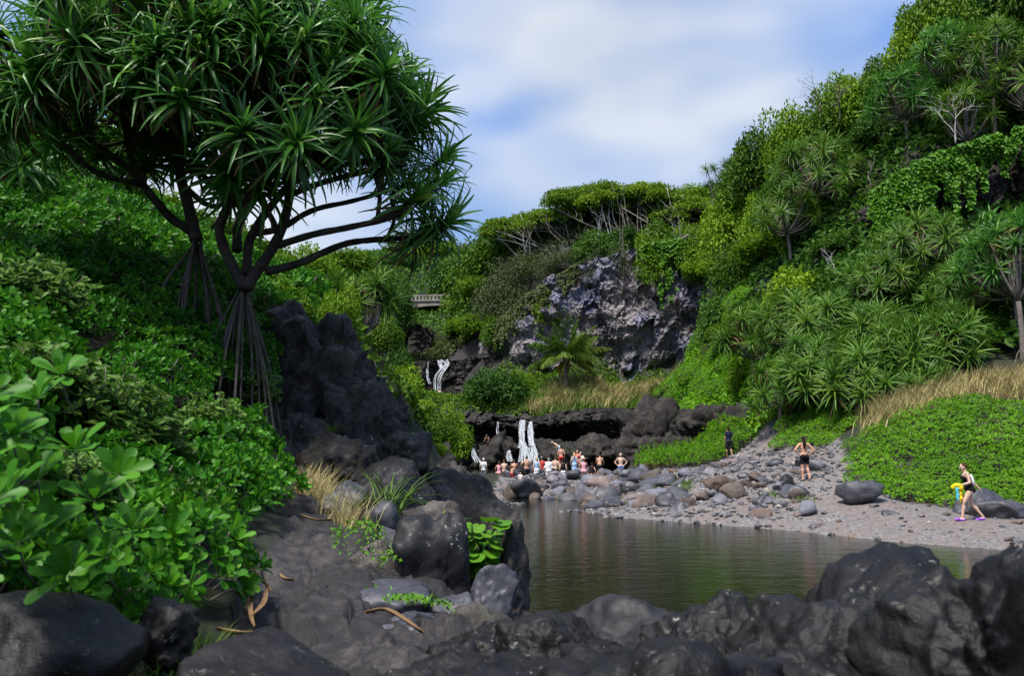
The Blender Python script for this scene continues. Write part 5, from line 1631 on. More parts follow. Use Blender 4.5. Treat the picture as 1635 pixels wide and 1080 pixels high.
# bright bank on the right, mats near the path
RB = plan([(1375, 765, 29.5), (1400, 790, 28), (1500, 800, 27), (1660, 800, 26.6), (1900, 800, 26), (1850, 640, 33), (1635, 640, 33), (1500, 645, 34), (1400, 690, 34), (1370, 720, 33)])
MATS = [(RB, 70, (.75, 1.15), 'bright leafy bank shrub behind the walking woman', 'bright shrubs of the right bank'),
        (plan([(1250, 715, 40), (1330, 712, 37), (1370, 690, 37), (1330, 670, 41), (1260, 690, 44)]), 14, (.7, 1.0), 'bright green creeper clump right of the gravel path', 'creeper clumps by the path'),
        (plan([(1035, 748, 48), (1120, 742, 45.5), (1200, 715, 48), (1170, 690, 50), (1080, 700, 50)]), 34, (1.0, 1.5), 'bright green bush clump beside the man in navy', 'bush clumps left of the path'),
        (plan([(1040, 660, 57), (1240, 670, 50), (1250, 630, 53), (1130, 615, 63), (1060, 640, 61)]), 110, (1.1, 1.7), 'light green creeper mat clump on the terrace', 'creeper mat of the terrace')]
for q, (poly, cnt, (r0, r1), lab, grp) in enumerate(MATS):
    P = np.array(poly); rs = np.random.RandomState(60 + q); cs = []; tries = 0
    while tries < 5000 and len(cs) < cnt:
        tries += 1
        x, y = rs.uniform(P[:, 0].min(), P[:, 0].max()), rs.uniform(P[:, 1].min(), P[:, 1].max())
        if not in_poly(np.array([x]), np.array([y]), poly)[0]: continue
        r = rs.uniform(r0, r1)
        if any((x - a) ** 2 + (y - b) ** 2 < (.55 * (r + c)) ** 2 for a, b, c in cs): continue
        cs.append((x, y, r)); z = h1(x, y)
        sx = 817.5 + F * x / (y * _cp + (z - CAMZ) * _sp)
        lm = ('' if q else (' at its foot' if z < 1.8 else (' halfway up' if z < 3.3 else ' along the grassy top')) + (', left end' if sx < 1440 else (', middle' if sx < 1540 else ', right end')))
        shrub(MOUND_R, x, y, r, 3000 + 100 * q + len(cs), lab + lm, grp + lm, name='bank_shrub', hs=1.5 if q == 2 else .8)


# ------------------------------------------------------------------ ground cover, vines and grass
def cover(name, poly, n, leaf, mat, seed, label, h=(.1, .8), var=(.1, .9), cat='ground cover', clump=.5, patch=0.0):
    """countless leaves lying in billows over the soil"""
    P = np.array(poly); rs = np.random.RandomState(seed)
    x = rs.uniform(P[:, 0].min(), P[:, 0].max(), n * 3); y = rs.uniform(P[:, 1].min(), P[:, 1].max(), n * 3)
    k = in_poly(x, y, poly); x, y = x[k][:n], y[k][:n]
    z = H(x, y)
    q = np.stack([x, y, z], -1)
    b = fbm(q * clump, 3, seed) * .5 + .5
    if patch:
        k = b + .12 * rs.randn(len(b)) > patch
        x, y, z, b = x[k], y[k], z[k], b[k]
    zz = z + h[0] + (h[1] - h[0]) * b * rs.uniform(.6, 1.0, len(x))
    p = np.stack([x, y, zz], -1)
    m = len(p)
    mb = MB()
    leaf_quads(mb, p, rnd_unit(rs, m) + np.array([0, -.2, 0]), np.array([0, -.35, 1.0]) + rs.randn(m, 3) * .45, leaf * rs.uniform(.7, 1.3, m), leaf * .6, np.clip(var[0] + (var[1] - var[0]) * (b * .6 + .4 * rs.rand(m)), 0, 1))
    return tag(obj(name, mb.build(name, mat)), label, cat, kind='stuff')

cover('undergrowth', plan([(1150, 620, 64), (1250, 620, 47), (1380, 640, 38), (1500, 600, 39), (1900, 560, 38), (1950, 0, 80), (1500, 100, 80), (1300, 200, 85), (1140, 330, 82), (1120, 560, 70)]), 46000, .52, M['tree_dk'], 71, 'tangled undergrowth covering the right hill, coloured dark like shaded gaps', (.1, 2.3), (0, .95), clump=.42)  # dark leaf colour imitates shade in the gaps between tree crowns
cover('cliff_top_growth', plan([(1160, 380, 76), (1120, 380, 78), (1000, 390, 79.5), (900, 400, 81.5), (830, 430, 86), (770, 450, 92), (760, 380, 125), (1150, 330, 110)]), 16000, .52, M['scrub'], 72, 'low scrub covering the cliff top', (.1, 1.2))
cover('gorge_growth', plan([(580, 480, 100), (640, 520, 104), (690, 560, 102), (760, 560, 92), (800, 480, 92), (780, 380, 140), (700, 390, 300), (520, 390, 300), (520, 440, 80)]), 30000, .78, M['tree_dk'], 73, 'forest undergrowth around the bridge', (.2, 2.2), (0, 1))
cover('slope_growth', plan([(420, 460, 19), (600, 520, 22), (640, 620, 25), (680, 700, 30), (690, 740, 45), (640, 640, 60), (560, 500, 82), (420, 380, 60), (100, 250, 34), (0, 280, 20)]), 31000, .32, M['tree'], 74, 'mixed low greenery on the back of the left slope', (.1, .9), (0, .9))
cover('terrace_growth', plan([(640, 655, 62), (700, 655, 62), (840, 645, 63), (1050, 640, 61), (1135, 620, 66), (1130, 604, 74), (1000, 600, 76), (870, 598, 78), (760, 620, 80)]), 16000, .34, M['tree'], 75, 'low greenery on the terrace below the cliff', (.05, .6), (.1, 1))


cover('mat_growth', plan([(1040, 668, 56), (1150, 690, 50), (1230, 700, 46), (1340, 690, 40), (1330, 640, 43), (1270, 620, 51), (1190, 560, 62), (1100, 600, 72)]), 19000, .36, M['bank'], 78, 'creeping greenery between the terrace and the gravel path', (.1, .8), (.05, .9))
cover('gorge_lip_growth', plan([(590, 576, 94), (765, 572, 93), (745, 530, 114), (610, 530, 112)]), 12000, .5, M['scrub'], 79, 'brownish scrub above the upper waterfall', (.1, 1.3), (.1, 1))


def vines(name, curve, zt, drops, n, leaf, mat, seed, label, out=.5):
    """leafy curtains that hang from an edge; drops gives the hanging length along it"""
    rs = np.random.RandomState(seed)
    C = spline([(x, y, 0) for x, y in curve], 200)
    u = rs.rand(n); i = (u * 199).astype(int)
    d = np.interp(u, np.linspace(0, 1, len(drops)), drops) * (.75 + .5 * vnoise(np.stack([u * 40, u * 0, u * 0], -1), seed))
    v = rs.rand(n) ** .8
    zt = np.interp(u, np.linspace(0, 1, len(zt)), zt)
    p = np.stack([C[i, 0], C[i, 1], zt - v * d], -1)
    hole = vnoise(p * np.array([1.4, 1.4, .6]), seed + 3) > -.35
    p = p[hole]; v = v[hole]; m = len(p)
    bul = out * (.6 + .8 * fbm(p * .8, 3, seed + 1)) + .3 * rs.rand(m)
    p[:, 1] -= bul
    mb = MB()
    leaf_quads(mb, p, np.array([0, -.3, -.8]) + rs.randn(m, 3) * .5, np.array([-.1, -.9, .6]) + rs.randn(m, 3) * .35, leaf * rs.uniform(.7, 1.2, m), leaf * .75, np.clip(.25 + .6 * rs.rand(m), 0, 1))
    return tag(obj(name, mb.build(name, mat)), label, 'vine', kind='stuff')

vines('hanging_vines', [tuple(at(1400, 600, 54.2)[:2]), tuple(at(1470, 600, 51.2)[:2]), tuple(at(1560, 600, 50.4)[:2]), tuple(at(1640, 600, 50.4)[:2]), tuple(at(1800, 600, 49)[:2])], [20.5, 21.5, 22.6, 23.6, 24.5], [5.5, 6.5, 4.2, 2.6, 2.6], 16000, .27, M['vine'], 81, 'curtain of bright vines hanging over the cliff on the right', .7)
vines('cliff_vine', [tuple(at(1030, 600, 71)[:2]), tuple(at(1060, 600, 70.6)[:2]), tuple(at(1095, 600, 70.6)[:2])], wz((1030, 392, 71), (1060, 386, 70.6), (1095, 380, 70.6)), [3, 8.0, 4], 3600, .36, M['vine'], 82, 'tongue of vines hanging over the right part of the basalt cliff', .4)
vines('shoulder_vine', [tuple(at(790, 600, 80)[:2]), tuple(at(850, 600, 75.4)[:2]), tuple(at(925, 600, 72.3)[:2])], wz((790, 515, 80), (850, 465, 75.4), (925, 420, 72.3)), [3.5, 3.5, 2.0], 6000, .32, M['scrub'], 83, 'olive creepers over the left shoulder of the cliff', .7)
vines('corner_vine', [(22.0, 91.6), (24.0, 90.2), (26.8, 86.5)], wz((1090, 378, 71.5), (1090, 374, 71.5), (1090, 380, 71.5)), [5, 8, 14], 8000, .36, M['tree'], 84, 'creepers over the right corner of the cliff', .6)


def grass(name, spots, mat, seed, label, blades=60, hgt=.5, spread=.3, wid=.012, kind='stuff', cat='grass', lean=.5):
    rs = np.random.RandomState(seed); mb = MB()
    for (x, y) in spots:
        z = h1(x, y)
        n = blades
        bx_, by_ = x + rs.randn(n) * spread * .5, y + rs.randn(n) * spread * .5
        a = rs.uniform(0, 6.28, n); L = hgt * rs.uniform(.5, 1.15, n); ln = lean * rs.uniform(.2, 1.2, n)
        d = np.stack([np.cos(a) * ln, np.sin(a) * ln, np.ones(n)], -1); d /= np.linalg.norm(d, axis=1)[:, None]
        s = np.stack([-np.sin(a + .8), np.cos(a + .8), 0 * a], -1)
        b = np.stack([bx_, by_, np.full(n, z - .03)], -1)
        m = b + d * (L * .55)[:, None]; e = m + (d + np.stack([np.cos(a), np.sin(a), -.9 + 0 * a], -1) * (.35 * lean + .1)) * (L * .45)[:, None]
        w = wid * rs.uniform(.7, 1.3, n)[:, None]
        V = np.stack([b - s * w, b + s * w, m + s * w * .8, m - s * w * .8, e], 1).reshape(-1, 3)
        k = np.arange(n) * 5
        mb.add(V, np.stack([k, k + 1, k + 2, k + 3], -1), np.stack([k + 3, k + 2, k + 4], -1), np.repeat(rs.rand(n), 5))
    return tag(obj(name, mb.build(name, mat)), label, cat, kind=kind)


def spots(poly, n, seed):
    P = np.array(poly); rs = np.random.RandomState(seed); out = []
    while len(out) < n:
        x, y = rs.uniform(P[:, 0].min(), P[:, 0].max()), rs.uniform(P[:, 1].min(), P[:, 1].max())
        if in_poly(np.array([x]), np.array([y]), poly)[0]: out.append((x, y))
    return out

def px_spots(l): return [tuple(at(*p)[:2]) for p in l]

grass('dry_grass', spots(plan([(1380, 700, 33.5), (1480, 650, 34), (1635, 640, 33.5), (1900, 640, 33), (1900, 590, 36.5), (1635, 590, 36), (1500, 610, 37), (1400, 650, 37)]), 190, 1), M['straw'], 91, 'tall straw coloured grass along the top of the right bank', 45, 1.25, .5, .016)
grass('terrace_straw', spots(plan([(840, 640, 63), (1080, 640, 62), (1110, 615, 67), (900, 610, 70)]), 110, 2), M['straw'], 92, 'patches of dry straw on the terrace below the cliff', 40, 1.8, .9, .035)
grass('terrace_grass', spots(plan([(840, 645, 62.5), (1100, 640, 60), (1130, 615, 67), (870, 606, 72)]), 160, 3), M['grass'], 93, 'green grass of the terrace below the cliff', 40, 1.4, 1.0, .035)
grass('straw_tuft', px_spots([(490, 815, 10.4), (505, 800, 10.8), (520, 790, 11.2), (495, 780, 11.4), (540, 830, 10.0), (560, 838, 9.6), (475, 790, 11.0), (510, 770, 11.8)]), M['straw'], 94, 'straw coloured grass clump beside the path', 110, .55, .22, .004)
grass('path_edge_grass', px_spots([(420, 690, 12.3), (425, 665, 13.2), (415, 705, 11.9), (290, 1045, 3.9), (310, 1030, 4.2), (270, 1060, 3.7), (330, 1050, 4.1), (420, 640, 14.0)]), M['grass'], 95, 'short green grass at the edge of the path', 90, .25, .22, .004)
grass('beach_weeds', spots(plan([(980, 800, 38), (1060, 805, 35), (1120, 780, 37), (1060, 765, 43), (960, 775, 44)]), 26, 6) + px_spots([(1235, 790, 29.5), (1010, 805, 36), (1025, 806, 35.5), (905, 785, 42.5), (1285, 800, 28), (1150, 776, 33)]), M['grass'], 96, 'yellow green weeds growing between the stones', 70, .28, .45, .012)
grass('dam_bush_grass', spots(plan([(1035, 750, 47.5), (1075, 752, 46), (1075, 735, 49), (1040, 735, 50)]), 20, 7), M['straw'], 97, 'brownish grass at the left end of the bushes by the dam', 60, .9, .5, .02)

tufts = [((618, 838, 10.0), .85, .5, M['grass'], 'arching bright green grass tuft above the squarish rock'), ((528, 700, 13.2), .35, .5, M['grass'], 'small wiry grass tuft growing on the outcrop'), ((1440, 955, 3.15), .09, .5, M['grass'], 'tiny grass sprig on the foreground lava'), ((540, 560, 16.2), .3, .6, M['grass'], 'grass tuft high on the outcrop')]
for k, (p, hg, ln, mt, lab) in enumerate(tufts):
    q = at(*p); rs = np.random.RandomState(40 + k); mb = MB()
    for b in range(60):
        V, Q = strap_leaf(rs, rs.uniform(.9, 1.5), rs.uniform(1.0, 2.2), hg * rs.uniform(.7, 1.2), hg * .03, rs.uniform(0, 6.28), (rs.randn() * hg * .08, rs.randn() * hg * .08, 0))
        mb.add(V, Q, None, rs.uniform(0, .7))
    tag(obj('grass_tuft', mb.build('grass_tuft', mt), None, q), lab, 'grass')


# broad-leaved plant and strap plant at the pool
def broad_plant():
    rs = np.random.RandomState(4)
    b = at(760, 905, 8.9)
    t = empty('broadleaf_plant', b); tag(t, 'bright broad-leaved plant between the boulders at the pool', 'plant')
    B = np.array(b)
    mb = MB()
    n = 14; a = np.linspace(0, 2 * np.pi, n, endpoint=False)
    r = .5 * (1 + .12 * np.cos(a)) * np.where(np.abs(a - np.pi) < .25, .72, 1)
    V = np.concatenate([[[0, .15, -.03]], np.stack([r * np.sin(a), .15 + r * np.cos(a), .10 * (r * np.sin(a)) ** 2 * 4 - .12 * np.clip(np.cos(a), 0, 1) + .03 * np.cos(5 * a)], -1)])
    k = np.arange(n)
    mb.add(V, None, np.stack([np.zeros(n, int), 1 + (k + 1) % n, 1 + k], -1), np.concatenate([[.7], np.full(n, .55)])); lm = mb.build('leaf', M['vine'])
    ms = MB()
    for k in range(90):
        px, py = rs.uniform(716, 802), rs.uniform(828, 912)
        if (px - 735) > (py - 800) * 1.1 + 30: continue
        p = np.array(at(px, py, 8.9 + rs.uniform(-.35, .2))) - B
        ms.add(*tube_arrays(spline([(0, 0, -.15), p * .6 + np.array([0, 0, .05]), p], 5), .006, 4)); obj('stem', ms.build('stem', M['grass']), t); ms = MB()
        d = Vector((rs.uniform(-.6, .6), -.9 + .3 * rs.randn(), -.25 + .3 * rs.randn())).normalized()
        nn = Vector((.2 * rs.randn(), -.5, .9)); x = d.cross(nn).normalized(); nn = x.cross(d)
        m = Matrix(((x[0], d[0], nn[0]), (x[1], d[1], nn[1]), (x[2], d[2], nn[2])))
        obj('leaf', lm, t, p, m.to_euler(), rs.uniform(.11, .24))
    b = at(705, 868, 9.4); t = empty('strap_plant', b); tag(t, 'plant with a few long arching strap leaves beside the broad-leaved one', 'plant')
    for k in range(11):
        mb = MB(); V, Q = strap_leaf(rs, rs.uniform(.8, 1.45), rs.uniform(.8, 1.7), rs.uniform(.35, .55), .045, rs.uniform(-.6, 3.8), (0, 0, 0)); mb.add(V, Q, None, rs.uniform(.4, .9)); obj('leaf', mb.build('leaf', M['vine']), t)
broad_plant()
cover('path_weeds', plan([(520, 850, 8.8), (600, 845, 9.1), (650, 900, 7.8), (630, 945, 7.0), (540, 910, 7.2)]), 1100, .042, M['vine'], 76, 'small weeds creeping over the path beside the boulders', (.07, .16), (.1, .9), clump=3.2, patch=.56)
cover('path_weeds_low', plan([(560, 995, 6.1), (700, 980, 6.5), (760, 1000, 6.0), (640, 1020, 5.6)]), 900, .035, M['vine'], 77, 'small weeds in the cracks below the flat boulder', (.07, .15), (.1, .9), clump=4, patch=.58)


# fallen pandanus leaves on the path
def fallen(pts, w, label, k):
    P = spline([np.array(at(*p)) + np.array([0, 0, .035]) for p in pts], 10)
    for q in P: q[2] = h1(q[0], q[1]) + .11
    t = np.gradient(P, axis=0); s = np.cross(t, [0, 0, 1]); s /= np.linalg.norm(s, axis=1)[:, None]
    ww = w * np.sin(np.linspace(.35, 3.0, 10))[:, None]
    V = np.stack([P + s * ww + np.array([0, 0, .015]), P, P - s * ww + np.array([0, 0, .015])], 1).reshape(-1, 3)
    V = np.concatenate([V, V - np.array([0, 0, .004])])
    i = np.arange(9) * 3; Q = np.concatenate([np.stack([i, i + 1, i + 4, i + 3], -1), np.stack([i + 1, i + 2, i + 5, i + 4], -1)])
    mb = MB(); mb.add(V, np.concatenate([Q, Q[:, ::-1] + 30]), None, .75)
    return tag(obj('fallen_leaf', mb.build('fallen_leaf', M['dead'])), label, 'leaf')
fallen([(582, 1012, 5.2), (615, 1008, 5.3), (650, 1025, 5.0), (675, 1045, 4.7)], .018, 'long curled dry leaf lying on the lava path at bottom centre', 0)
fallen([(390, 925, 6.3), (400, 905, 6.8), (412, 888, 7.2)], .018, 'dry leaf standing at the edge of the shrubs beside the path', 1)
fallen([(392, 990, 5.2), (405, 965, 5.6), (412, 945, 6.0)], .022, 'dry curled leaf in the litter heap left of the path', 2)
fallen([(400, 1000, 5.1), (420, 985, 5.3), (425, 965, 5.6)], .018, 'second curled leaf in the litter heap left of the path', 3)
fallen([(345, 1025, 4.6), (385, 1022, 4.6), (415, 1015, 4.7)], .015, 'straight dry leaf above the smooth brown boulder', 4)
fallen([(425, 1015, 4.8), (430, 1030, 4.5), (470, 1050, 4.3)], .02, 'thin dry leaf curling down the path', 5)
fallen([(380, 950, 5.8), (398, 940, 6.0), (405, 930, 6.2)], .018, 'short brown leaf under the standing leaf', 6)


for k, (pts, w, lab) in enumerate([
        ([(405, 1010, 4.9), (398, 985, 5.3), (410, 968, 5.6)], .016, 'upright shred in the leaf litter left of the path'),
        ([(430, 975, 5.5), (412, 962, 5.7), (404, 950, 5.9)], .014, 'pale shred on top of the leaf litter'),
        ([(445, 940, 6.1), (452, 950, 5.9), (468, 952, 5.9)], .012, 'small brown leaf fragment on the bare path'),
        ([(478, 842, 8.6), (505, 848, 8.5), (530, 846, 8.6)], .014, 'dry leaf below the straw coloured grass'),
        ([(1445, 796, 26.5), (1475, 800, 26.2), (1500, 805, 25.8)], .03, 'pale driftwood stick on the sandy path')]):
    fallen(pts, w, lab, 7 + k)

# bare branches
def bare(px, py, Y, size, seed, mat, label):
    rs = np.random.RandomState(seed); b = at(px, py, Y); mb = MB()
    t = tag(empty('bare_branch', b), label, 'branch')
    def grow(p, d, L, r, lv):
        e = p + d * L; m = p * .5 + e * .5 + rs.randn(3) * L * .08
        mb.add(*tube_arrays(spline([p, m, e], 5), np.linspace(r, r * .6, 5), 5))
        if lv:
            for k in range(rs.randint(2, 4)):
                d2 = d + rs.randn(3) * np.array([.75, .4, .5]) + np.array([0, 0, .12]); d2 /= np.linalg.norm(d2)
                grow(e if k < 2 else m, d2, L * rs.uniform(.55, .8), r * .6, lv - 1)
    grow(np.array([0, 0, -.4 * size]), np.array([0, -.1, 1.]), size, .05 * size ** .5, 4)
    obj('wood', mb.build('wood', M[mat]), t)
bare(1330, 432, 52, .8, 3, 'bark_pale', 'bleached bare branch on the hill above the thicket')
bare(1525, 215, 51, 1.6, 4, 'bark_pale', 'bare grey shrub above the vine hung cliff')
bare(1340, 185, 66, 1.6, 5, 'bark_grey', 'bare twigs in front of the bright skyline tree')
bare(1310, 180, 66, 1.6, 6, 'bark_grey', 'bare twigs left of the bright skyline tree')
bare(1385, 300, 56, 1.5, 7, 'bark_grey', 'bare shrub left of the vine curtain')
# ------------------------------------------------------------------ people
SKIN = {k: rock_mat('skin_' + k, tuple(x * .9 for x in c_), c_, tuple(min(1, x * 1.1) for x in c_), rough=.5, scale=3, bump=.02, spec=.35) for k, c_ in
        {'fair': (.60, .40, .31), 'tan': (.42, .24, .155), 'red': (.56, .30, .21), 'brown': (.24, .125, .08)}.items()}
CL = {}
def cloth(name, col):
    if name not in CL: CL[name] = rock_mat('cloth_' + name, tuple(x * .85 for x in col), col, tuple(min(1, x * 1.12) for x in col), rough=.85, scale=6, bump=.25, spec=.15)
    return CL[name]
COLR = {'black': (.012, .012, .014), 'navy': (.012, .018, .05), 'white': (.75, .75, .76), 'red': (.5, .05, .05), 'blue': (.08, .16, .4), 'lightblue': (.3, .45, .65), 'pink': (.75, .35, .42), 'dark': (.03, .028, .03), 'denim': (.06, .10, .2), 'yellow': (.75, .55, .02), 'aqua': (.10, .5, .62), 'purple': (.32, .10, .55), 'straw': (.55, .40, .16), 'orange': (.75, .25, .04)}
HAIR = {'dark': (.018, .011, .008), 'brown': (.07, .035, .018), 'blond': (.45, .32, .15), 'grey': (.3, .29, .28)}


class Fig:
    """solid body built of tapering limbs, later fused into one skin"""
    def __init__(s): s.mb = MB()

    def cap(s, a, b, ra, rb, n=10):
        a, b = np.array(a, float), np.array(b, float); L = np.linalg.norm(b - a); d = (b - a) / (L + 1e-9)
        P = [a - d * ra * .95, a - d * ra * .75, a - d * ra * .4, a, a * .5 + b * .5, b, b + d * rb * .4, b + d * rb * .75, b + d * rb * .95]
        s.mb.add(*tube_arrays(P, [ra * .25, ra * .66, ra * .92, ra, (ra + rb) / 2, rb, rb * .92, rb * .66, rb * .25], n))

    def ell(s, c, r, up=None, side=None):
        V, T = ico(3); V = V * np.array(r)
        if up is not None:
            z = np.array(up, float); z /= np.linalg.norm(z); x = np.array(side if side is not None else (1, 0, 0), float); x = x - z * (x @ z); x /= np.linalg.norm(x)
            V = V @ np.stack([x, np.cross(z, x), z])
        s.mb.add(V + np.array(c), None, T)


def joints(pose, rs=None, **ov):
    J = dict(pelvis=(0, 0, .93), waist=(0, .0, 1.07), chest=(0, .0, 1.27), neck=(0, -.01, 1.44), head=(0, .02, 1.585),
             shL=(-.165, 0, 1.39), shR=(.165, 0, 1.39), elL=(-.225, -.03, 1.12), elR=(.225, -.03, 1.12), wrL=(-.245, .04, .88), wrR=(.245, .04, .88),
             hipL=(-.085, 0, .89), hipR=(.085, 0, .89), knL=(-.095, .02, .49), knR=(.095, .02, .49), anL=(-.10, -.03, .085), anR=(.10, -.03, .085), toL=(-.12, .12, .03), toR=(.12, .12, .03))
    J = {k: np.array(v, float) for k, v in J.items()}
    def lean(ang, keys=('waist', 'chest', 'neck', 'head', 'shL', 'shR', 'elL', 'elR', 'wrL', 'wrR')):
        for k in keys:
            p = J[k] - J['pelvis']; c_, s_ = math.cos(ang), math.sin(ang)
            J[k] = J['pelvis'] + np.array([p[0], p[1] * c_ + p[2] * s_, -p[1] * s_ + p[2] * c_])
    if pose == 'hips':
        J['elL'] = np.array((-.36, -.06, 1.16)); J['wrL'] = np.array((-.19, .03, .98)); J['elR'] = np.array((.36, -.06, 1.16)); J['wrR'] = np.array((.19, .03, .98))
        J['knR'] = np.array((.10, .05, .50)); J['anR'] = np.array((.13, -.10, .12)); J['toR'] = np.array((.13, .04, .03))
    if pose == 'walk':
        J['knL'] = np.array((-.08, .22, .51)); J['anL'] = np.array((-.08, .27, .09)); J['toL'] = np.array((-.09, .43, .04))
        J['knR'] = np.array((.08, -.06, .48)); J['anR'] = np.array((.08, -.33, .13)); J['toR'] = np.array((.09, -.19, .03))
        lean(.16)
        J['elR'] = np.array((.23, -.16, 1.14)); J['wrR'] = np.array((.25, -.34, .95)); J['elL'] = np.array((-.22, .04, 1.12)); J['wrL'] = np.array((-.15, .29, 1.03))
    if pose == 'stroll':
        J['knL'] = np.array((-.09, .12, .49)); J['anL'] = np.array((-.09, .10, .085)); J['toL'] = np.array((-.10, .26, .03))
        J['knR'] = np.array((.09, -.02, .48)); J['anR'] = np.array((.09, -.20, .11)); J['toR'] = np.array((.09, -.06, .03))
        J['elR'] = np.array((.24, -.02, 1.13)); J['wrR'] = np.array((.20, .22, 1.10))
    if pose == 'bend': lean(1.0); J['wrL'] = J['elL'] + np.array((0, .1, -.24)); J['wrR'] = J['elR'] + np.array((0, .1, -.24)); J['elL'][2] -= .08; J['elR'][2] -= .08
    if pose == 'stoop': lean(.45); J['elL'] = J['shL'] + np.array((-.06, .08, -.27)); J['elR'] = J['shR'] + np.array((.06, .08, -.27)); J['wrL'] = J['elL'] + np.array((.05, .2, -.12)); J['wrR'] = J['elR'] + np.array((-.05, .2, -.12))
    if pose == 'arms': J['elL'] = np.array((-.36, .05, 1.22)); J['wrL'] = np.array((-.28, .25, 1.20)); J['elR'] = np.array((.36, .05, 1.22)); J['wrR'] = np.array((.28, .25, 1.22))
    if pose in ('sit', 'sitlean'):
        for k in J: J[k] = J[k] - np.array((0, 0, .45))
        for q, sg in (('L', -1), ('R', 1)):
            J['kn' + q] = np.array((sg * .14, .42, .50)); J['an' + q] = np.array((sg * .13, .46, .09)); J['to' + q] = np.array((sg * .14, .60, .04))
            J['el' + q] = np.array((sg * .25, .12, .72)); J['wr' + q] = np.array((sg * .15, .33, .60))
        if pose == 'sitlean': lean(.35)
    for k, v in ov.items(): J[k] = np.array(v, float)
    return J


def torso(f, J, e=0.0, fem=0.0, top=1.0, fat=1.0):
    sd = J['shR'] - J['shL']
    P = spline([J['pelvis'] - (J['waist'] - J['pelvis']) * .35, J['pelvis'], J['waist'], J['chest'], J['chest'] * .45 + J['neck'] * .55], 11)
    W = np.interp(np.linspace(0, 1, 11), [0, .25, .5, .75, 1], [.125 + .02 * fem, .155 + .02 * fem, .125 - .012 * fem, .155 - .012 * fem, .125]) * fat
    D = np.interp(np.linspace(0, 1, 11), [0, .25, .5, .75, 1], [.10, .112, .092, .112, .08]) * fat
    m = int(11 * top)
    tg = np.gradient(P, axis=0)
    for k in range(m):
        f.ell(P[k], (W[k] + e, D[k] + e, .075 + e * .5), tg[k], sd)
    return P


def hand(f, a, b, big):
    """palm with four unequal curled fingers and a thumb from its side"""
    d = (b - a) / np.linalg.norm(b - a)
    s = np.cross(d, [0, 1.0, .2]); s /= np.linalg.norm(s); n = np.cross(s, d)
    c_ = b + d * .045
    f.ell(c_, (.036, .017, .05), d, s)
    if not big: return
    for k, L in enumerate((.062, .074, .07, .055)):
        p0 = c_ + d * .04 + s * (.027 - .018 * k); p1 = p0 + d * L * .55 + n * .012; p2 = p1 + d * L * .4 + n * .03
        f.cap(p0, p1, .0095, .009, 6); f.cap(p1, p2, .009, .008, 6)
    p0 = c_ - d * .015 + s * .03; p1 = p0 + s * .025 + d * .03 + n * .01
    f.cap(p0, p1, .011, .010, 6); f.cap(p1, p1 + d * .03 + n * .012, .010, .008, 6)


PEOPLE = []      # (root, part name, solid, material, voxel)


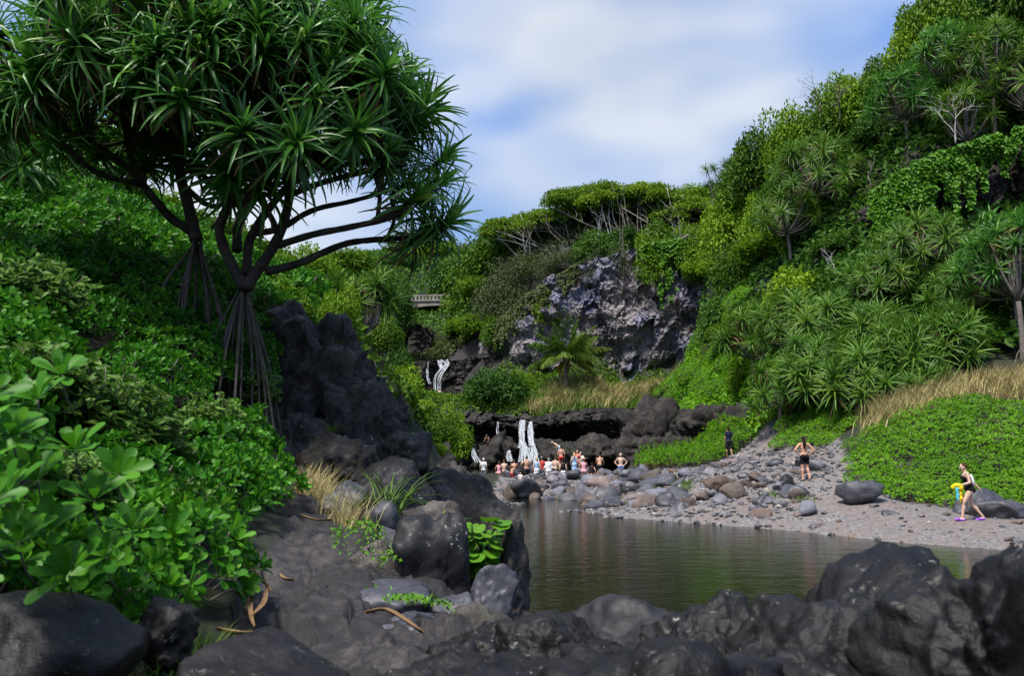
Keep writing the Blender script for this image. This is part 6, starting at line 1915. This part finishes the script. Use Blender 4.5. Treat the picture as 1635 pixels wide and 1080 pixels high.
def person(px, head_y, Y, face, pose, skin, hair, clothes, label, height=1.7, fem=0.0, fat=1.0, big=False, extra=None, group=None, feet=None, legs=True, voxel=.029, **ov):
    s = height / 1.7
    J = joints(pose, **ov)
    crown_z = J['head'][2] + .118
    p = at(px, head_y, Y)
    loc = Vector((p.x, p.y, p.z - crown_z * s)) if feet is None else at(px, feet, Y)
    t = empty('person', loc, (0, 0, face), (s, s, s)); tag(t, label, 'person', group)
    vox = .0115 if big else voxel
    f = Fig(); torso(f, J, 0, fem, fat=fat)
    sd = J['shR'] - J['shL']
    f.cap(J['shL'], J['shR'], .052, .052)
    f.cap(J['neck'] - np.array((0, 0, .03)), J['head'] - np.array((0, .015, .05)), .052, .048)
    hd = J['head']; hu = J['head'] - J['neck']; hu = hu / np.linalg.norm(hu) + np.array((0, 0, .6))
    hf = np.array((0, 1.0, 0)); hf = hf - hu * (hf @ hu) / (hu @ hu); hf /= np.linalg.norm(hf); hu = hu / np.linalg.norm(hu)
    f.ell(hd, (.074, .092, .112), hu); f.ell(hd + hf * .03 - hu * .06, (.052, .055, .055), hu)
    f.cap(hd + hf * .088 + hu * .008, hd + hf * .106 - hu * .022, .010, .015, 8)
    for sg in (-1, 1): f.ell(hd + np.array((sg * .074, 0, 0)) - hu * .01, (.012, .02, .03), hu)
    for q in 'LR':
        f.cap(J['sh' + q], J['el' + q], .05 * fat ** .5, .041); f.cap(J['el' + q], J['wr' + q], .041, .027); hand(f, J['el' + q], J['wr' + q], big)
        f.cap(J['hip' + q], J['kn' + q], .086 * fat ** .5 + .006 * fem, .056); f.cap(J['kn' + q], J['an' + q], .054, .036)
        m = J['kn' + q] * .68 + J['an' + q] * .32; f.ell(m - np.array((0, .014, 0)), (.052, .056, .11), J['kn' + q] - J['an' + q])
        f.cap(J['an' + q] - np.array((0, .03, .045)), J['to' + q], .036, .03)
    if fem:
        for sg in (-1, 1): f.ell(J['chest'] + sd * sg * .21 + np.cross((J['neck'] - J['chest']), -sd) / np.linalg.norm(sd) / np.linalg.norm(J['neck'] - J['chest']) * -.09, (.06, .055, .06))
    for sg in (-1, 1): f.ell(J['pelvis'] + np.array((sg * .065, -.065, -.03)), (.08, .075, .09))
    PEOPLE.append((t, 'body', f, SKIN[skin], vox))
    for c_ in clothes:
        kind, col = c_[0], c_[1]
        f = Fig(); e = .014
        if kind in ('shorts', 'longshorts', 'briefs', 'skirt', 'dress', 'swimsuit', 'bikini'):
            for sg in (-1, 1): f.ell(J['pelvis'] + np.array((sg * .065, -.065, -.03)), (.08 + e, .075 + e, .09 + e))
            torso(f, J, e, fem, .36, fat)
        if kind == 'shorts':
            for q in 'LR': f.cap(J['hip' + q], J['hip' + q] * .45 + J['kn' + q] * .55, .10 * fat ** .5, .088)
        if kind == 'longshorts':
            torso(f, J, e, fem, .36, fat)
            for q in 'LR': f.cap(J['hip' + q], J['hip' + q] * .1 + J['kn' + q] * .9, .105 * fat ** .5, .085)
        if kind in ('skirt', 'dress'):
            kn = (J['knL'] + J['knR']) / 2; hp = (J['hipL'] + J['hipR']) / 2
            for u in np.linspace(0, .8, 8): f.ell(hp * (1 - u) + kn * u, (.17 + .05 * u, .12 + .06 * u, .07), hp - kn)
        if kind == 'swimsuit': torso(f, J, .009, fem, .75, fat); [f.cap(J['chest'] + sd * sg * .22 + np.array((0, -.06, .02)), J['neck'] + sd * sg * .2 + np.array((0, -.03, -.03)), .016, .016) for sg in (-1, 1)]
        if kind in ('tshirt', 'tank', 'dress', 'shirt'): torso(f, J, e, fem, 1.0, fat); f.cap(J['shL'] * .92 + J['shR'] * .08, J['shR'] * .92 + J['shL'] * .08, .062, .062)
        if kind in ('tshirt', 'shirt'):
            for q in 'LR': f.cap(J['sh' + q], J['sh' + q] * .35 + J['el' + q] * .65, .068, .062)
        if fem and kind in ('swimsuit', 'tank', 'dress', 'tshirt', 'bikini'):
            for sg in (-1, 1): f.ell(J['chest'] + sd * sg * .21 + np.cross((J['neck'] - J['chest']), -sd) / np.linalg.norm(sd) / np.linalg.norm(J['neck'] - J['chest']) * -.09, (.072, .067, .072))
        if kind == 'bikini': f.cap(J['chest'] - sd * .3, J['chest'] + sd * .3, .125, .125)
        if kind == 'bag':
            bk = J['chest'] * .55 + J['waist'] * .45 + np.array((.02, -.135, .0)); f.ell(bk, (.13, .055, .19), J['chest'] - J['waist']); f.ell(bk + np.array((.03, -.01, -.10)), (.11, .06, .11))
        if kind == 'towel':
            w = J['wrL'] + np.array((0, .04, -.02)); f.ell(w + np.array((0, .03, .02)), (.08, .14, .075)); f.ell(w + np.array((.03, .12, -.03)), (.07, .09, .085)); f.ell(w + np.array((-.02, -.04, -.05)), (.06, .08, .09)); [f.ell(w + np.array((.02 * math.sin(3 * q), -.03 + .015 * math.cos(5 * q), -.08 - .07 * q)), (.035, .05 + .012 * math.sin(2 * q), .06)) for q in range(6)]
        if kind == 'towel2':
            w = J['wrL'] + np.array((-.05, .08, -.1)); [f.ell(w + np.array((0, .02 + .012 * math.sin(2 * q), -.06 * q)), (.03, .045 + .012 * math.cos(2 * q), .05)) for q in range(6)]
        if kind == 'wrap':
            torso(f, J, .045, fem, 1.0, fat); f.cap(J['shL'], J['shR'], .085, .085); f.cap(J['elL'], J['elR'], .09, .09)
        if kind == 'sandal':
            for q in 'LR': f.cap(J['an' + q] + np.array((0, -.035, -.065)), J['to' + q] + np.array((0, .03, -.012)), .043, .042); f.cap(J['to' + q] + np.array((-.035, -.04, .02)), J['to' + q] + np.array((.035, -.04, .02)), .024, .024)
        if kind == 'hat':
            f.ell(hd + hu * .085, (.095, .105, .07), hu); f.ell(hd + hu * .06, (.20, .21, .018), hu)
        if kind == 'capel': f.ell(hd + hu * .055, (.085, .10, .075), hu); f.ell(hd + hu * .04 + hf * .1, (.06, .07, .012), hu)
        nm = {'capel': 'cap', 'bag': 'bag', 'wrap': 'towel', 'towel': 'yellow_cloth' if col == 'yellow' else 'towel', 'towel2': 'blue_cloth', 'sandal': 'sandals', 'longshorts': 'shorts', 'hat': 'straw_hat'}.get(kind, kind)
        if kind == 'sandal':
            pass
        PEOPLE.append((t, nm, f, cloth(col, COLR[col]), vox))
    if hair:
        f = Fig(); st, hc = hair
        f.ell(hd + hu * .028 - hf * .026, (.083, .088, .098), hu)
        if st == 'long': f.cap(hd - hf * .07, J['neck'] + np.array((0, -.095, -.05)), .07, .065); f.cap(J['neck'] + np.array((0, -.10, -.03)), J['chest'] + np.array((.0, -.135, -.03)), .07, .025); f.cap(J['neck'] + np.array((-.03, -.10, -.03)), J['chest'] + np.array((-.05, -.13, .02)), .05, .02)
        if st == 'bob': f.cap(hd - hf * .05 - hu * .02, hd - hf * .06 - hu * .10, .07, .05)
        if st == 'tail': f.cap(hd - hf * .09 + hu * .02, hd - hf * .13 - hu * .12, .035, .018)
        PEOPLE.append((t, 'hair', f, cloth('hair_' + hc, HAIR[hc]), max(.012, vox)))
    if big:
        em = simple('eye_dark', (.02, .012, .01), .2) if 'eye_dark' not in bpy.data.materials else bpy.data.materials['eye_dark']
        V, T = ico(2)
        for sg in (-1, 1):
            obj('eye', mesh('eye', V * .011, tris=T, mats=em), t, Vector(hd + np.array((sg * .032, 0, 0)) + hf * .083 + hu * .012))
    return t


# three people on the beach
w1 = person(1545, 747, 23.2, R(78), 'walk', 'fair', ('tail', 'brown'), [('swimsuit', 'black'), ('bag', 'white'), ('towel', 'yellow'), ('towel2', 'aqua'), ('sandal', 'purple')], 'woman in black swimsuit and purple sandals walking left with yellow towel', 1.63, 1, 1.12, True)
w2 = person(1283, 703, 30.6, R(-6), 'hips', 'red', ('long', 'dark'), [('shorts', 'black')], 'woman with long dark hair and black shorts seen from behind, hands on hips', 1.65, 1, .95, True)
w3 = person(1163, 688, 46, R(14), 'stroll', 'tan', ('bob', 'dark'), [('tshirt', 'navy'), ('longshorts', 'dark')], 'person in navy T-shirt and dark shorts walking away up the gravel path', 1.72, 0, 1.0, True)
for w in (w1, w2, w3):      # feet rest on the beach
    w.location.z = h1(w.location.x, w.location.y) + .01

# bathers
G = 'bathers at the upper pool'
PL = [
    (797, 737, 50.5, 0.2, 'sit', 'red', ('bob', 'brown'), [('tank', 'pink')], 'seated bather in faded pink top, leftmost at the pool rim', 1.6, 1),
    (805, 734, 50.3, 0.0, 'sit', 'fair', ('short', 'brown'), [('shorts', 'dark')], 'pale bare-backed man seated next to the pink top', 1.75, 0),
    (821, 734, 50.5, 0.0, 'sit', 'red', ('short', 'brown'), [('shorts', 'red')], 'sunburnt bare-backed man seated above the child in red', 1.72, 0),
    (817, 745, 48.6, -.4, 'stoop', 'tan', ('short', 'brown'), [('shorts', 'red')], 'child in red shorts stooping between the rocks', 1.05, 0),
    (831, 755, 47.2, 3.0, 'sit', 'fair', ('short', 'blond'), [('tshirt', 'white')], 'blond toddler in white sitting low among the stones', .85, 0),
    (841, 729, 49.8, .5, 'arms', 'red', ('short', 'brown'), [('longshorts', 'dark')], 'heavy sunburnt man with elbows out before the twin waterfall', 1.75, 0),
    (857, 731, 49.2, -.2, 'stand', 'fair', ('tail', 'blond'), [('tank', 'lightblue'), ('skirt', 'white')], 'woman in light blue top and white skirt', 1.62, 1),
    (866, 730, 50.2, .3, 'stand', 'tan', ('short', 'dark'), [('tshirt', 'red'), ('capel', 'white')], 'person in dark red shirt and pale cap', 1.7, 0),
    (876, 732, 49.0, 0, 'stand', 'fair', ('short', 'grey'), [('wrap', 'white'), ('longshorts', 'white')], 'broad bather wrapped in a big white towel', 1.65, 0),
    (887, 729, 49.4, -.1, 'stand', 'fair', ('short', 'brown'), [('longshorts', 'black')], 'pale bare-backed man in black shorts beside the white towel', 1.78, 0),
    (899, 734, 48.6, 0, 'stand', 'fair', ('bob', 'dark'), [('tank', 'black'), ('skirt', 'white')], 'woman in black top and white skirt seen from behind', 1.6, 1),
    (896, 712, 53.5, 0.1, 'stand', 'red', ('short', 'dark'), [('shorts', 'red')], 'tall sunburnt man standing highest above the crowd', 1.8, 0),
    (893, 705, 55.5, 1.5, 'bend', 'fair', ('short', 'blond'), [('shorts', 'lightblue')], 'bather in light blue shorts bending over on the rock', 1.7, 0),
    (917, 723, 50.5, -.3, 'stand', 'fair', ('long', 'blond'), [('dress', 'lightblue')], 'blond woman in pale blue dress left of the embracing pair', 1.62, 1),
    (922, 719, 50.9, 2.6, 'stand', 'red', ('tail', 'brown'), [('bikini', 'red'), ('briefs', 'red')], 'woman in red bikini beside the pale blue dress', 1.68, 1),
    (927, 722, 51.3, 2.8, 'stand', 'tan', ('short', 'grey'), [('tshirt', 'white'), ('shorts', 'denim')], 'man in white T-shirt behind the red bikini', 1.72, 0),
    (932, 732, 48.4, 0, 'sit', 'fair', None, [('tank', 'pink'), ('skirt', 'pink'), ('hat', 'straw')], 'woman in pink with a straw hat sitting on the rocks', 1.65, 1),
    (943, 739, 48.4, -.5, 'sitlean', 'red', ('bob', 'dark'), [('tank', 'black')], 'leaning seated bather in black right of the straw hat', 1.65, 1),
    (957, 725, 49.4, -.2, 'stoop', 'tan', ('short', 'dark'), [('shorts', 'dark')], 'tanned bare-backed man stooping right of the crowd', 1.75, 0),
    (991, 724, 48.0, 3.0, 'hips', 'fair', ('short', 'grey'), [('longshorts', 'blue')], 'man in blue shorts facing the viewer, rightmost bather', 1.72, 0),
    (747, 723, 80, 0.1, 'stand', 'red', ('short', 'brown'), [('longshorts', 'black')], 'bare-backed man wading alone at the far left of the pool', 1.75, 0),
    (772, 732, 58, -.3, 'stand', 'fair', ('capel', 'dark') and None, [('tshirt', 'white'), ('longshorts', 'white'), ('capel', 'white')], 'bather in white shirt and cap left of the short cascade', 1.7, 0),
    (708, 729, 46, .4, 'stand', 'fair', ('short', 'blond'), [('tshirt', 'white'), ('shorts', 'straw')], 'blond person in white beside the left bushes', 1.65, 0),
    (779, 694, 57.5, 2.8, 'stoop', 'brown', ('short', 'dark'), [('shorts', 'dark')], 'dark figure crouching on the rock under the thin trickle', 1.7, 0),
    (702, 621, 82.5, .3, 'stand', 'fair', ('short', 'brown'), [('shorts', 'white')], 'pale bather standing in front of the upper waterfall', 1.72, 0),
    (689, 626, 82, .1, 'stand', 'red', ('short', 'brown'), [('shorts', 'dark')], 'sunburnt bather left of the upper waterfall', 1.72, 0),
    (736, 574, 91, .2, 'stand', 'tan', ('short', 'dark'), [('tshirt', 'orange'), ('shorts', 'dark')], 'tiny figure in orange above the upper waterfall', 1.7, 0),
]
for (px, hy, Y, fc, pose, sk, hr, cl, lab, ht, fem) in PL:
    y0 = Y
    # the far figures are placed by their true distance
    if Y == 80: Y = 59.4
    if Y == 58: Y = 52.6
    person(px, hy, Y, fc, pose, sk, hr, cl, lab, ht, fem, 1.18 if 'heavy' in lab or 'broad' in lab else 1.0, False, group=G)

# fuse every solid into one continuous skin
tmp = []
for (t, nm, f, mat, vx) in PEOPLE:
    me = f.mb.build(nm, mat)
    o = bpy.data.objects.new(nm + '_solid', me); COL.objects.link(o)
    m = o.modifiers.new('fuse', 'REMESH'); m.mode = 'VOXEL'; m.voxel_size = vx; m.use_smooth_shade = True
    m2 = o.modifiers.new('soft', 'SMOOTH'); m2.factor = .5; m2.iterations = 3 if vx < .015 else 2
    tmp.append(o)
dg = bpy.context.evaluated_depsgraph_get()
for o, (t, nm, f, mat, vx) in zip(tmp, PEOPLE):
    me = bpy.data.meshes.new_from_object(o.evaluated_get(dg), depsgraph=dg)
    me.name = nm
    if not me.materials: me.materials.append(mat)
    obj(nm, me, t)
for o in tmp:
    me = o.data; bpy.data.objects.remove(o); bpy.data.meshes.remove(me)
